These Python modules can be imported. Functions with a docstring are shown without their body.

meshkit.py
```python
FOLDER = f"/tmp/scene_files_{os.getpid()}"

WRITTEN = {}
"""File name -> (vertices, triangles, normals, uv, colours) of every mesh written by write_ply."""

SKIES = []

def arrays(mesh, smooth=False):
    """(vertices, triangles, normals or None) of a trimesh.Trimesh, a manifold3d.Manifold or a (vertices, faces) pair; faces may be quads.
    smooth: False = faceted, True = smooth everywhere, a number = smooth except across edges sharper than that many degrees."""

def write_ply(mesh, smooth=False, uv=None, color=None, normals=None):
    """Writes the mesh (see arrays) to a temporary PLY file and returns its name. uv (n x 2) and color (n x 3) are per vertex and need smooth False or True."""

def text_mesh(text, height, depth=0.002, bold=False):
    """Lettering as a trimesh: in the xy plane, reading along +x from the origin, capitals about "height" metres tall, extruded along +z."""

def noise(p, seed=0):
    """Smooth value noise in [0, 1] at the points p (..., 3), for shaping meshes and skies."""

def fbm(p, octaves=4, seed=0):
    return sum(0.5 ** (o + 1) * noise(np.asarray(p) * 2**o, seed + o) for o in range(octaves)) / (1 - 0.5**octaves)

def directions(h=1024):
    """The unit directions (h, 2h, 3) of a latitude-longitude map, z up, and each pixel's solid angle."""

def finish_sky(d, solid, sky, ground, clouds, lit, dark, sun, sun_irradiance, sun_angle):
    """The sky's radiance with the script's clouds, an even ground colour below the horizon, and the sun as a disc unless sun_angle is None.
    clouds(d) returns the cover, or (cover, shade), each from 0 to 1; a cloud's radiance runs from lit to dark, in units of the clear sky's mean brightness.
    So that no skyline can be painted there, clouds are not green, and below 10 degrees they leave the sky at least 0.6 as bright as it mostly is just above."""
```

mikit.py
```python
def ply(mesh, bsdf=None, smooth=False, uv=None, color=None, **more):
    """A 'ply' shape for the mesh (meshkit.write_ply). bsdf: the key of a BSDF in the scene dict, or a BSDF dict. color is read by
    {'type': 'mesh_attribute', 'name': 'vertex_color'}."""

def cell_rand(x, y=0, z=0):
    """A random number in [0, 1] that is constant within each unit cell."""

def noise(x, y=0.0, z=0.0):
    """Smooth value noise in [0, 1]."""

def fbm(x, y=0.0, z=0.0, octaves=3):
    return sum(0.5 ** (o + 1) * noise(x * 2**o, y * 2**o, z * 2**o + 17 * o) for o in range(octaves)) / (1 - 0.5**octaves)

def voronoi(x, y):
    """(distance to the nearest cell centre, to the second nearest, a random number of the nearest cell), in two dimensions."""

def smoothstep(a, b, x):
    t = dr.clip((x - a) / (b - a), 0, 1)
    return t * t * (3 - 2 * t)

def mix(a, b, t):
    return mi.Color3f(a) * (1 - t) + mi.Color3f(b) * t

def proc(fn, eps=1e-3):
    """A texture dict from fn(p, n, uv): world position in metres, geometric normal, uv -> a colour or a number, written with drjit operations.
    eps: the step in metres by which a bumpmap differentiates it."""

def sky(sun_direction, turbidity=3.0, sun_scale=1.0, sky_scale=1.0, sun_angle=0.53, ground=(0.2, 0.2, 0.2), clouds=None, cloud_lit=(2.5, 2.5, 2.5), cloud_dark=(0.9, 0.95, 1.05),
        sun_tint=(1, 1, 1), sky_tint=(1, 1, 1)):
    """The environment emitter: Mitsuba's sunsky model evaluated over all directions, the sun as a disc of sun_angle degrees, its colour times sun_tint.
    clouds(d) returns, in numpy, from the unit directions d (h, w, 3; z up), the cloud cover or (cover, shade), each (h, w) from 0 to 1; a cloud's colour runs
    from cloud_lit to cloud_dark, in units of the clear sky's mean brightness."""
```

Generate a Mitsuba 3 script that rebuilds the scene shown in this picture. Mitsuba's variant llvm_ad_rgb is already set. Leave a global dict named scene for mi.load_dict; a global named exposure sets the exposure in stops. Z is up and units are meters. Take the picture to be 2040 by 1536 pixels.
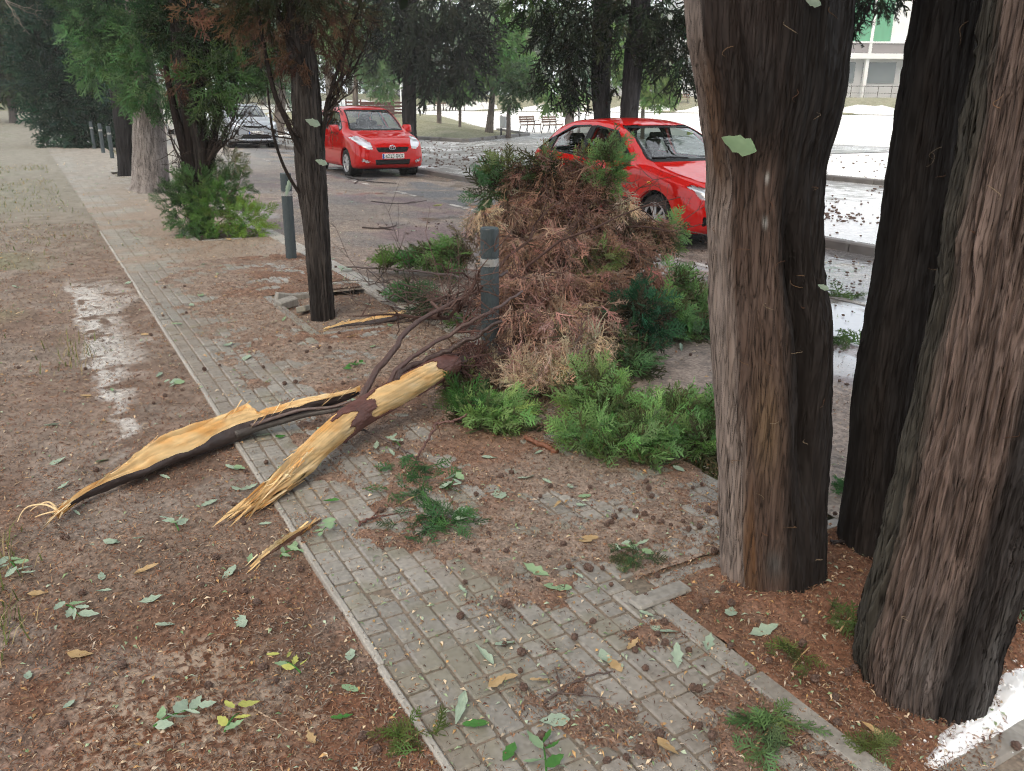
import math, numpy as np, trimesh, mitsuba as mi, drjit as dr, mikit, meshkit, manifold3d as m3, shapely
from shapely.geometry import Polygon, LineString, Point
from scipy.interpolate import PchipInterpolator
T = mi.ScalarTransform4f
scene, labels = {}, {}
# ------------------------------------------------------------------ camera, light, exposure
F, PITCH, ROLL, HC, YAW = 1650.0, math.radians(18.8), math.radians(0.5), 1.6, math.radians(29.7187)
FW = np.array([math.sin(YAW) * math.cos(PITCH), math.cos(YAW) * math.cos(PITCH), -math.sin(PITCH)])
_r = np.array([math.cos(YAW), -math.sin(YAW), 0.0]); _u = np.cross(_r, FW)
RT = _r * math.cos(ROLL) + _u * math.sin(ROLL); UP = _u * math.cos(ROLL) - _r * math.sin(ROLL)
EYE = np.array([0, 0, HC])
exposure = 2.85
SKY = mikit.sky([-0.55, -0.45, 0.72], turbidity=4, sun_scale=0.22, sky_scale=0.8, sun_angle=40, clouds=lambda d: 1.0, cloud_lit=(1.89, 2.0, 2.13), ground=(0.2, 0.19, 0.17))
scene['sky'] = SKY
scene['haze_air'] = {'type': 'homogeneous', 'albedo': {'type': 'rgb', 'value': [0.95, 0.955, 0.96]}, 'sigma_t': 0.0010}
scene['camera'] = {'type': 'perspective', 'fov': 2 * math.degrees(math.atan(1020 / F)), 'fov_axis': 'x', 'near_clip': 0.05, 'far_clip': 2000.0,
                   'to_world': T().look_at(origin=EYE.tolist(), target=(EYE + FW).tolist(), up=UP.tolist()), 'medium': {'type': 'ref', 'id': 'haze_air'}}


def ray(px, py):
    return RT * (px - 1020) / F - UP * (py - 768) / F + FW


def at(px, py, z=0.0):
    """The point at height z that the photograph shows at a pixel (used to survey the place)."""
    d = ray(px, py)
    return EYE + d * ((z - HC) / d[2])


def out(px, py, dist):
    """The point seen at a pixel at a horizontal distance in metres."""
    d = ray(px, py)
    return EYE + d * (dist / math.hypot(d[0], d[1]))


# ------------------------------------------------------------------ helpers
_used = {}


def numbered(k):
    n = _used.get(k, 0); _used[k] = n + 1
    return k if n == 0 else f'{k}_{n:03d}'


def thing(name, label, cat, group=None):
    k = numbered(name)
    labels[k] = {'label': label, 'category': cat}
    if group: labels[k]['group'] = group
    return k


def struct(name):
    k = numbered(name); labels[k] = {'kind': 'structure'}
    return k


def put(key, mesh, bsdf, smooth=False, color=None, kind=None, label=None, xf=None, **more):
    """One entry. mesh: a mesh, or a ply dict to share."""
    d = dict(mesh) if isinstance(mesh, dict) else mikit.ply(mesh, 'mat_' + bsdf, smooth=smooth, color=color, **more)
    if isinstance(mesh, dict) and bsdf is not None: d['bsdf'] = {'type': 'ref', 'id': 'mat_' + bsdf}
    if xf is not None: d['to_world'] = xf
    scene[key] = d
    if kind or label:
        labels.setdefault(key, {})
        if kind: labels[key]['kind'] = kind
        if label: labels[key]['label'] = label
    return key


def part(parent, name, mesh, bsdf, **kw):
    return put(numbered(parent + '__' + name), mesh, bsdf, **kw)


class MB:
    """Collects vertices, faces and per-vertex colours."""
    def __init__(s): s.v, s.f, s.c, s.n = [], [], [], 0
    def add(s, v, f, c=None):
        v = np.asarray(v, float); f = np.asarray(f, int)
        if f.shape[1] == 4: f = np.vstack([f[:, [0, 1, 2]], f[:, [0, 2, 3]]])
        s.v.append(v); s.f.append(f + s.n); s.n += len(v)
        if c is not None: s.c.append(np.broadcast_to(np.asarray(c, float), (len(v), 3)))
        return s
    def mesh(s): return (np.vstack(s.v), np.vstack(s.f))
    def col(s): return np.clip(np.vstack(s.c), 0, 1) if s.c else None
    def tm(s): return trimesh.Trimesh(*s.mesh(), process=False)


def unit(a): return a / np.maximum(np.linalg.norm(a, axis=-1, keepdims=True), 1e-9)


def frames(p):
    p = np.asarray(p, float); t = unit(np.gradient(p, axis=0))
    a = np.cross(t[0], [0, 0, 1.0]); a = np.cross(t[0], [1.0, 0, 0]) if np.linalg.norm(a) < 0.1 else a
    A = [unit(a)]
    for i in range(1, len(p)):
        v = A[-1] - t[i] * (A[-1] @ t[i]); A.append(unit(v))
    A = np.array(A)
    return t, A, np.cross(t, A)


def tube(p, r, sides=8, cap=True):
    p = np.asarray(p, float); t, a, b = frames(p); n = len(p)
    r = np.broadcast_to(np.asarray(r, float), (n,))
    an = np.arange(sides) * 2 * np.pi / sides
    v = p[:, None] + r[:, None, None] * (np.cos(an)[None, :, None] * a[:, None] + np.sin(an)[None, :, None] * b[:, None])
    i, j = np.meshgrid(np.arange(n - 1), np.arange(sides), indexing='ij')
    q = np.stack([i * sides + j, i * sides + (j + 1) % sides, (i + 1) * sides + (j + 1) % sides, (i + 1) * sides + j], -1).reshape(-1, 4)
    v = v.reshape(-1, 3); f = np.vstack([q[:, [0, 1, 2]], q[:, [0, 2, 3]]])
    if cap:
        v = np.vstack([v, p[0], p[-1]]); k = np.arange(sides); e = (n - 1) * sides
        f = np.vstack([f, np.stack([k * 0 + n * sides, (k + 1) % sides, k], 1), np.stack([k * 0 + n * sides + 1, e + k, e + (k + 1) % sides], 1)])
    return v, f


def curve(pts, n):
    """A smooth curve through points."""
    pts = np.asarray(pts, float); s = np.r_[0, np.cumsum(np.linalg.norm(np.diff(pts, axis=0), axis=1))]
    return PchipInterpolator(s, pts)(np.linspace(0, s[-1], n))


def grid_faces(n, m, wrap=False):
    i, j = np.meshgrid(np.arange(n - 1), np.arange(m if wrap else m - 1), indexing='ij')
    return np.stack([i * m + j, i * m + (j + 1) % m, (i + 1) * m + (j + 1) % m, (i + 1) * m + j], -1).reshape(-1, 4)


def box(x0, x1, y0, y1, z0, z1, ch=0.0):
    """A box, chamfered by ch."""
    if ch <= 0:
        b = trimesh.creation.box(bounds=[[x0, y0, z0], [x1, y1, z1]])
        return np.array(b.vertices), np.array(b.faces)
    pts = np.array([[x, y, z] for x in (x0, x1) for y in (y0, y1) for z in (z0, z1)], float); c = (pts[0] + pts[-1]) / 2; s = np.sign(pts - c)
    pts = np.vstack([pts - s * ch * (1 - np.eye(3)[k]) for k in range(3)])
    h = m3.Manifold.hull_points(pts).to_mesh()
    return np.array(h.vert_properties[:, :3]), np.array(h.tri_verts)


def lathe(prof, n=24):
    """Revolves (r, z) about z."""
    prof = np.asarray(prof, float); an = np.arange(n) * 2 * np.pi / n
    v = np.stack([prof[:, 0, None] * np.cos(an), prof[:, 0, None] * np.sin(an), np.broadcast_to(prof[:, 1, None], (len(prof), n))], -1).reshape(-1, 3)
    return v, grid_faces(len(prof), n, True)[:, ::-1]


def rotz(v, deg): c, s = math.cos(math.radians(deg)), math.sin(math.radians(deg)); return np.asarray(v) @ np.array([[c, s, 0], [-s, c, 0], [0, 0, 1.0]])


# ------------------------------------------------------------------ foliage
def spray_template(seed, n_side=12, n_sub=4, wid=0.035, mess=0.0, droop=0.15, sub_w=0.8, ang=0.8, length=0.5):
    """A flat frond of scale-leaved twigs, unit length along +x, flat side +z."""
    g = np.random.default_rng(seed); V, Fc, n = [], [], 0

    def rib(p0, p1, w0, w1, nrm):
        nonlocal n
        d = unit(p1 - p0); s = unit(np.cross(nrm, d))
        if w1 < 0.002:
            V.extend([p0 - s * w0, p0 + s * w0, p1]); Fc.append([n, n + 1, n + 2]); n += 3
        else:
            V.extend([p0 - s * w0, p0 + s * w0, p1 + s * w1, p1 - s * w1]); Fc.append([n, n + 1, n + 2]); Fc.append([n, n + 2, n + 3]); n += 4

    bend = g.normal(0, 0.12)
    P = lambda t: np.array([t, bend * t * t, -droop * t * t])
    nr = np.array([0, 0, 1.0])
    for a, b in ((0, .35), (.35, .7), (.7, 1.0)): rib(P(a), P(b), wid * (1 - .6 * a), 0.0 if b == 1 else wid * (1 - .6 * b), nr)
    for k in range(n_side):
        t = 0.08 + 0.86 * k / n_side + g.uniform(0, .04); sg = 1 if k % 2 else -1
        L = (length * (1 - t) ** .75 + 0.09) * g.uniform(.75, 1.2); a = ang * g.uniform(.75, 1.25)
        d = unit(np.array([math.cos(a), sg * math.sin(a), g.normal(0, .14 + mess)]) + g.normal(0, mess, 3))
        nn = unit(nr + g.normal(0, .25 + mess, 3)); p0 = P(t); pm = p0 + d * L * .55; d2 = unit(d + np.array([.35, 0, -.15 - .5 * mess]) + g.normal(0, .1 + mess, 3)); p1 = pm + d2 * L * .45
        rib(p0, pm, wid * .75, wid * .6, nn); rib(pm, p1, wid * .6, 0, nn)
        for q in range(n_sub):
            s = .2 + .7 * q / max(n_sub, 1) + g.uniform(0, .08); b0 = p0 + (pm - p0) * min(s / .55, 1) + (p1 - pm) * max(0, (s - .55) / .45)
            sd = 1 if q % 2 else -1; perp = np.cross(nn, d); dd = unit(d * .75 + perp * sd * .7 + g.normal(0, .12 + mess, 3))
            rib(b0, b0 + dd * L * .42 * (1.1 - s) * g.uniform(.7, 1.3), wid * sub_w, 0, nn)
    return np.array(V), np.array(Fc)


def scatter(mb, templates, pos, dirs, scale, color, g, up=None, jit=0.12):
    """Places template copies: pos, dirs (N,3), scale (N), color (N,3)."""
    N = len(pos)
    if N == 0: return
    dirs = unit(dirs); up = g.normal(0, 1, (N, 3)) + np.array([0, 0, .6]) if up is None else np.broadcast_to(up, (N, 3)) + g.normal(0, .3, (N, 3))
    y = unit(np.cross(up, dirs)); z = np.cross(dirs, y); which = g.integers(0, len(templates), N); scale = np.broadcast_to(scale, (N,))
    for k, (tv, tf) in enumerate(templates):
        m = np.nonzero(which == k)[0]
        if len(m) == 0: continue
        R = np.stack([dirs[m], y[m], z[m]], 2) * scale[m, None, None]
        v = np.einsum('nij,kj->nki', R, tv) + pos[m, None]
        f = tf[None] + (np.arange(len(m)) * len(tv))[:, None, None]
        c = color[m, None] * (1 + jit * g.normal(0, 1, (len(m), len(tv), 1)))
        mb.add(v.reshape(-1, 3), f.reshape(-1, 3), c.reshape(-1, 3))


def ball(g, n, c, r, inner=2.4):
    """n points in an ellipsoid, denser outside, and their outward directions."""
    d = unit(g.normal(0, 1, (n, 3))); rad = g.uniform(0, 1, n) ** (1 / inner)
    return np.asarray(c) + d * rad[:, None] * np.asarray(r), d


def tint(g, n, base, var=0.18, hue=0.08):
    return np.clip(np.asarray(base) * (1 + g.normal(0, var, (n, 1))) * (1 + g.normal(0, hue, (n, 3))), 0.004, 0.95)


FINE = [spray_template(k, 13, 4, .028) for k in range(6)]
BROWN = [spray_template(20 + k, 12, 3, .019, mess=.17, droop=.45, ang=.5, length=.5) for k in range(6)]
MID = [spray_template(40 + k, 9, 2, .034, mess=.08) for k in range(6)]
LOW = [spray_template(60 + k, 7, 0, .085, mess=.15, length=.55) for k in range(5)]
DARK = [spray_template(80 + k, 9, 1, .045, mess=.22, droop=.5) for k in range(6)]


def strand_template(seed, n=11, w=.012):
    """A hank of limp, curling dry twigs."""
    g = np.random.default_rng(seed); V, Fc, k = [], [], 0
    for i in range(n):
        p = np.array([g.uniform(0, .35), g.normal(0, .05), g.normal(0, .04)]); d = unit(np.array([1, g.normal(0, .4), g.normal(0, .35)])); L = g.uniform(.45, .9); pts = [p]; c = g.normal(0, .35, 3)
        for q in range(5): d = unit(d + c * .5 + g.normal(0, .16, 3)); p = p + d * L / 5; pts.append(p)
        pts = np.array(pts); s = unit(np.cross(np.gradient(pts, axis=0), g.normal(0, 1, 3))); ww = w * np.array([1, 1.2, 1.2, 1, .8, .15])[:, None]
        V.append(np.concatenate([pts - s * ww, pts + s * ww])); f = np.array([[j, j + 1, j + 7, j + 6] for j in range(5)]) + k; Fc.append(np.vstack([f[:, [0, 1, 2]], f[:, [0, 2, 3]]])); k += 12
    return np.vstack(V), np.vstack(Fc)


BROWN2 = BROWN + [strand_template(90 + k) for k in range(2)]
# ------------------------------------------------------------------ materials
def rgb(*c): return {'type': 'rgb', 'value': list(c)}
def mat(k, **d): scene['mat_' + k] = d; return k
def princ(k, base, rough=.6, **kw):
    return mat(k, type='twosided', bsdf={'type': 'principled', 'base_color': base if isinstance(base, dict) else rgb(*base), 'roughness': rough, **kw})
def bumped(k, base, rough, fn, scale=1.0, eps=2e-3, **kw):
    return mat(k, type='twosided', bsdf={'type': 'bumpmap', 'arbitrary': mikit.proc(fn, eps=eps), 'scale': scale, 'bsdf': {'type': 'principled', 'base_color': base if isinstance(base, dict) else rgb(*base), 'roughness': rough, **kw}})
VC = {'type': 'mesh_attribute', 'name': 'vertex_color'}
mat('leafy', type='principledthin', base_color=VC, roughness=.55, diff_trans=.55, spec_trans=0.0, eta=1.35)
mat('leafy_light', type='principledthin', base_color=VC, roughness=.6, diff_trans=1.0, spec_trans=0.0, eta=1.3)
mat('matte', type='twosided', bsdf={'type': 'diffuse', 'reflectance': VC})
princ('damp', VC, .5, specular=.35)
N, FB, SS, MX = mikit.noise, mikit.fbm, mikit.smoothstep, mikit.mix
C3 = mi.Color3f
# ------------------------------------------------------------------ terrain
def sst(a, b, x): t = np.clip((np.asarray(x, float) - a) / (b - a), 0, 1); return t * t * (3 - 2 * t)


def zg(x, y):
    x, y = np.asarray(x, float), np.asarray(y, float); d = np.hypot(x, y)
    return 0.8 * sst(45, 90, d) + 1.6 * sst(90, 98, d) + 0.75 * sst(37, 54, y) * sst(7, 2, x)


PITS = [(1.68, 2.98, .93, 1.93), (1.68, 2.5, 5.8, 7.1), (1.68, 2.5, 10.6, 11.85), (1.68, 2.5, 16.6, 18.1), (1.68, 2.5, 20.7, 22.0)]
in_pit = lambda x, y: np.any([(x > a) & (x < b) & (y > c) & (y < d) for a, b, c, d in PITS], axis=0)


def chips(x, y):
    """The uneven tone of a bed of small chips and needles."""
    k = SS(2.2, 5.5, y)
    return mikit.voronoi(x * 120 + y * 31, y * 75 - x * 20)[2] * (1 - k) * .6 + .4 * mikit.voronoi(x * 46, y * 38)[2] + .6 * k * mikit.voronoi(x * 60, y * 30)[2]


def mat_col(p, n, uv):
    x, y = p.x, p.y
    a = FB(x * 2.1, y * 2.1, 3., 3); col = MX(C3(.20, .125, .092), C3(.245, .19, .157), SS(.36, .6, a)) * (.8 + .4 * N(x * 30, y * 30))
    return col * (.66 + .68 * chips(x, y)) * (.75 + .5 * N(x * 170, y * 170))


def soil_col(p, n, uv):
    x, y = p.x, p.y
    a = FB(x * 1.3, y * 1.3, 1., 4); b = FB(x * 9, y * 9, 3., 3); c = N(x * 60, y * 60, 5.); e = FB(x * 2.6 + 9, y * 2.6, 7., 3)
    col = MX(C3(.160, .098, .070), C3(.20, .148, .118), SS(.35, .65, a))
    col = MX(col, C3(.235, .20, .175), SS(.52, .66, e) * .8)
    col = MX(col, C3(.215, .105, .066), SS(3.0, 1.9, y) * SS(-.7, .1, x) * SS(.34, .56, FB(x * 1.9 + 3, y * 1.9, 2., 3) + .06) * .75)
    col = col * (.62 + .55 * b) * (.75 + .5 * c)
    col = col * (.80 + .34 * chips(x, y)) * (.82 + .4 * N(x * 210, y * 150)) * 1.08
    col = MX(col, C3(.25, .205, .178) * (.6 + .6 * b) * (.8 + .4 * N(x * 60, y * 60)), SS(2.7, 4.6, y) * .55)
    # a worn strip of pale grit
    xl = .08 + .12 * N(y * 3.1, 2.) + .16 * (b - .5); xr = .17 + .10 * (y - 3.5) + .5 * (a - .5) + .35 * (b - .5)
    g = SS(xl - .02, xl + .05, x) * SS(xr + .10, xr - .12, x) * SS(3.4, 4.0, y) * SS(9.0, 8.0, y) * SS(.30, .50, b + .4 * (a - .45)) * (1 - .55 * SS(.24, .5, x))
    col = MX(col, C3(.58, .575, .56) * (.62 + .55 * c), g * .85)
    g2 = SS(.42, .12, dr.sqrt(dr.square(x - .12) + dr.square((y - 2.05) * .8)) + .4 * (b - .5)) * SS(.35, .6, c)
    col = MX(col, C3(.42, .34, .27), g2 * .75)
    gr = SS(.50, .64, FB(x * .8 + 5, y * .8, 11., 3)) * SS(5, 9, y) * SS(.3, -.6, x)
    col = MX(col, C3(.17, .20, .10) * (.6 + .6 * c), gr * .55)
    # far down the verge: soil blending to a pale grey
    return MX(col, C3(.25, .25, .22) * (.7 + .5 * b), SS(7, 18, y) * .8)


def soil_h(p, n, uv): return FB(p.x * 30, p.y * 30, 2., 3) * .012 + N(p.x * 110, p.y * 110) * .005
bumped('litter_bed', mikit.proc(mat_col), .8, lambda p, n, uv: FB(p.x * 60, p.y * 60, 2., 3) * .012 + N(p.x * 150, p.y * 150) * .006, specular=.25)
bumped('soil', mikit.proc(soil_col), .95, soil_h, 1.0, specular=.08)


def sett_col(p, n, uv):
    a = FB(p.x * 2, p.y * 2, 4., 3); b = N(p.x * 90, p.y * 90, 1.); c = mikit.cell_rand(dr.floor((p.x - .7075) / .0815), dr.floor(p.y / .08), 3.)
    col = MX(C3(.235, .225, .205), C3(.33, .315, .29), a) * (.78 + .32 * b) * (.86 + .26 * c)
    st = SS(.55, .75, FB(p.x * 5, p.y * 5, 9., 3)) * .45
    col = MX(col, C3(.21, .20, .14), st)
    return MX(col, C3(.20, .15, .115), SS(.5, .75, FB(p.x * 1.6 + 3, p.y * 1.6, 2., 3)) * .35)


bumped('sett', mikit.proc(sett_col), .42, lambda p, n, uv: FB(p.x * 60, p.y * 60, 2., 3) * .002 + N(p.x * 250, p.y * 250) * .001, specular=.45)
bumped('kerb_stone', mikit.proc(lambda p, n, uv: MX(C3(.30, .285, .26), C3(.42, .40, .365), FB(p.x * 6, p.y * 6, p.z * 6, 3)) * (.8 + .3 * N(p.x * 120, p.y * 120, p.z * 120))), .6, lambda p, n, uv: FB(p.x * 80, p.y * 80, p.z * 80, 2) * .002)
princ('grey_kerb', mikit.proc(lambda p, n, uv: C3(.16, .15, .145) * (.65 + .6 * FB(p.x * 5, p.y * 5, p.z * 9, 3))), .5)


def far_pave_col(p, n, uv):
    x, y = p.x, p.y
    fx, fy = (x - .71) / .163, y / .0815
    r = dr.floor(fx); ty = fy * .5 + .5 * mikit.cell_rand(r, 1.)
    j = dr.minimum(dr.abs(fx - dr.round(fx)) * .163, dr.abs(ty - dr.round(ty)) * .163)
    col = MX(C3(.27, .26, .235), C3(.36, .345, .31), FB(x * 3, y * 3, 1., 3)) * (.85 + .3 * mikit.cell_rand(r, dr.floor(ty), 2.))
    col = MX(C3(.17, .15, .12), col, SS(.004, .011, j) * .7 + .3 * SS(9, 20, y))
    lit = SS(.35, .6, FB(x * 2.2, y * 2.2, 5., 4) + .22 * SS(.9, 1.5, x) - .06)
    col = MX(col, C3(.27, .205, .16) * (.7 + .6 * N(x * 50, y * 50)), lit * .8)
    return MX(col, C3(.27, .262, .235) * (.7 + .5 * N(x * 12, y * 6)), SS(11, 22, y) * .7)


bumped('far_sett', mikit.proc(far_pave_col), .55, lambda p, n, uv: FB(p.x * 40, p.y * 40, 2., 3) * .006)
bumped('joint_sand', mikit.proc(lambda p, n, uv: MX(C3(.155, .135, .11), C3(.21, .165, .13), FB(p.x * 7, p.y * 7, 1., 3)) * (.7 + .6 * N(p.x * 130, p.y * 130))), .8, lambda p, n, uv: FB(p.x * 90, p.y * 90, 2., 2) * .006)


def road_col(p, n, uv):
    x, y = p.x, p.y
    a = FB(x * .9, y * .5, 1., 4); b = FB(x * 7, y * 7, 2., 3); c = N(x * 70, y * 70, 3.)
    lane = MX(C3(.150, .105, .105), C3(.165, .142, .13), SS(.36, .58, a))
    park = C3(.115, .112, .115)
    col = MX(lane, park, SS(6.05, 6.2, x))
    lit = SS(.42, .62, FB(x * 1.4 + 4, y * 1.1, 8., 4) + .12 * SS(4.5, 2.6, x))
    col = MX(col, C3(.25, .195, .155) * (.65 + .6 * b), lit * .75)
    col = col * (.60 + .75 * c) * (.8 + .4 * mikit.voronoi(x * 22, y * 16)[2])
    col = MX(col, C3(.62, .64, .67), SS(.46, .60, FB(x * 2.2, y * 1.2, 12., 4) + .08) * SS(3.9, 5.0, x) * SS(7.4, 5.4, y) * SS(6.5, 5.9, x) * .8)  # pale streaks paint the white shine of the wet lane into its colour
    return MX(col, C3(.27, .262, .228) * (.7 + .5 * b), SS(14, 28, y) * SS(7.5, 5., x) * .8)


def road_rough(p, n, uv):
    w = SS(.40, .62, FB(p.x * 1.1 + 7, p.y * .8, 3., 4) + .48 * SS(3.6, 4.8, p.x) * SS(8.0, 5.2, p.y) + .34 * SS(7.0, 7.9, p.x) - .26)
    return .74 - .69 * w
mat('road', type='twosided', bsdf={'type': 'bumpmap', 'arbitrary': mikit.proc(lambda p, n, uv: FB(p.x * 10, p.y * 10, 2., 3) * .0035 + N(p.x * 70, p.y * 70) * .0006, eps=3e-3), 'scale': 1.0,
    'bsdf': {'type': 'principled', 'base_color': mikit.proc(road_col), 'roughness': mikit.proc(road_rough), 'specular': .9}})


def walk_col(p, n, uv):
    x, y = p.x, p.y
    b = FB(x * 6, y * 6, 2., 3); a = FB(x * .6, y * .6, 5., 3)
    col = C3(.235, .235, .23) * (.65 + .6 * b)
    hail = SS(.30, .62, b * .5 + a * .5 + .40 * SS(13.5, 6, y) - .17)
    return MX(col, C3(.74, .76, .79) * (.8 + .25 * N(x * 30, y * 30)), hail * .9)
mat('walk', type='twosided', bsdf={'type': 'bumpmap', 'arbitrary': mikit.proc(lambda p, n, uv: FB(p.x * 9, p.y * 9, 2., 3) * .012, eps=4e-3), 'scale': 1.0,
    'bsdf': {'type': 'principled', 'base_color': mikit.proc(walk_col), 'roughness': .32, 'specular': .5}})
princ('plaza', mikit.proc(lambda p, n, uv: MX(C3(.76, .755, .745), C3(.66, .645, .61), SS(.45, .7, FB(p.x * .25, p.y * .25, 2., 4)))), .55)
bumped('lawn', mikit.proc(lambda p, n, uv: MX(C3(.16, .17, .095), C3(.30, .28, .20), FB(p.x * .9, p.y * .9, 3., 4)) * (.7 + .55 * N(p.x * 14, p.y * 14))), .8, lambda p, n, uv: N(p.x * 18, p.y * 18) * .03)
princ('marking', mikit.proc(lambda p, n, uv: MX(C3(.50, .48, .45), C3(.20, .17, .15), SS(.30, .58, FB(p.x * 9, p.y * 9, 3., 4)))), .5)
princ('hail', (.86, .89, .93), .5)

# ------------------------------------------------------------------ the ground sheets
rr = np.r_[0, np.geomspace(3, 700, 60)]; th = np.linspace(0, 2 * np.pi, 97)[:-1]
gx, gy = rr[:, None] * np.sin(th), rr[:, None] * np.cos(th)
put(struct('ground'), (np.stack([gx, gy, zg(gx, gy) - .09], -1).reshape(-1, 3), grid_faces(61, 96, True)), 'lawn', smooth=True)


def sheet(name, xs, ys, bsdf, dz=0., amp=0., freq=4., oct=4, mound=None):
    X, Y = np.meshgrid(xs, ys); Z = zg(X, Y) + dz
    if amp: Z = Z + amp * (meshkit.fbm(np.stack([X * freq, Y * freq, X * 0], -1), oct) - .5)
    if mound is not None: Z = Z + mound(X, Y)
    return put(struct(name), (np.stack([X, Y, Z], -1).reshape(-1, 3), grid_faces(len(ys), len(xs))), bsdf, smooth=True)


verge_z = lambda x, y: .035 * (meshkit.fbm(np.stack([np.asarray(x) * 3.2, np.asarray(y) * 3.2, np.asarray(x) * 0], -1), 5) - .5) - .012 + .05 * sst(-.6, -2.6, x)
X, Y = np.meshgrid(np.r_[np.linspace(-40, -4, 10)[:-1], np.linspace(-4, -1.4, 30)[:-1], np.linspace(-1.4, .712, 95)], np.r_[np.linspace(-4, .9, 12)[:-1], np.linspace(.9, 6, 230)[:-1], np.linspace(6, 14, 130)[:-1], np.geomspace(14, 60, 60)])
put(struct('soil_verge'), (np.stack([X, Y, zg(X, Y) + verge_z(X, Y)], -1).reshape(-1, 3), grid_faces(*X.shape)), 'soil', smooth=True)

pave = struct('pavement')
poly = shapely.box(.70, -3, 2.5, 9.0)
for a, b, c, d in PITS: poly = poly.difference(shapely.box(a, c, min(b, 2.5), d))
tv, tf = trimesh.creation.triangulate_polygon(poly, engine='earcut')
put(pave, (np.c_[tv, np.full(len(tv), -.0065)], tf), 'joint_sand')
poly = shapely.box(.70, 8.82, 2.5, 36)
for a, b, c, d in PITS: poly = poly.difference(shapely.box(a, c, b, d))
tv, tf = trimesh.creation.triangulate_polygon(poly, engine='earcut')
put(struct('far_pavement'), (np.c_[tv, zg(tv[:, 0], tv[:, 1]) - .002], tf), 'far_sett')
sheet('far_path', np.linspace(.7, 2.72, 5), np.linspace(36, 85, 40), 'plaza', -.01)

def litter_cover(x, y):
    """How much of the paving the needle litter hides, 0 to 1: clean along the left edge, thick to the right and farther on."""
    f = lambda q, k, s: meshkit.fbm(np.stack([x * q, y * q, x * 0 + k], -1), 4, s)
    return np.clip(.46 + 1.1 * (f(2.1, 3, 4) - .5) + 2.3 * (f(5.2, 5, 9) - .5) + 1.0 * (f(17, 7, 2) - .5) + .46 * sst(.85, 1.5, x) - .46 * sst(1.1, .78, x) + .22 * sst(1.9, 3.2, y) * sst(1.0, 1.3, x) - .24 * sst(2.7, 1.6, y) * sst(1.75, 1.55, x), 0, 1)


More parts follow.
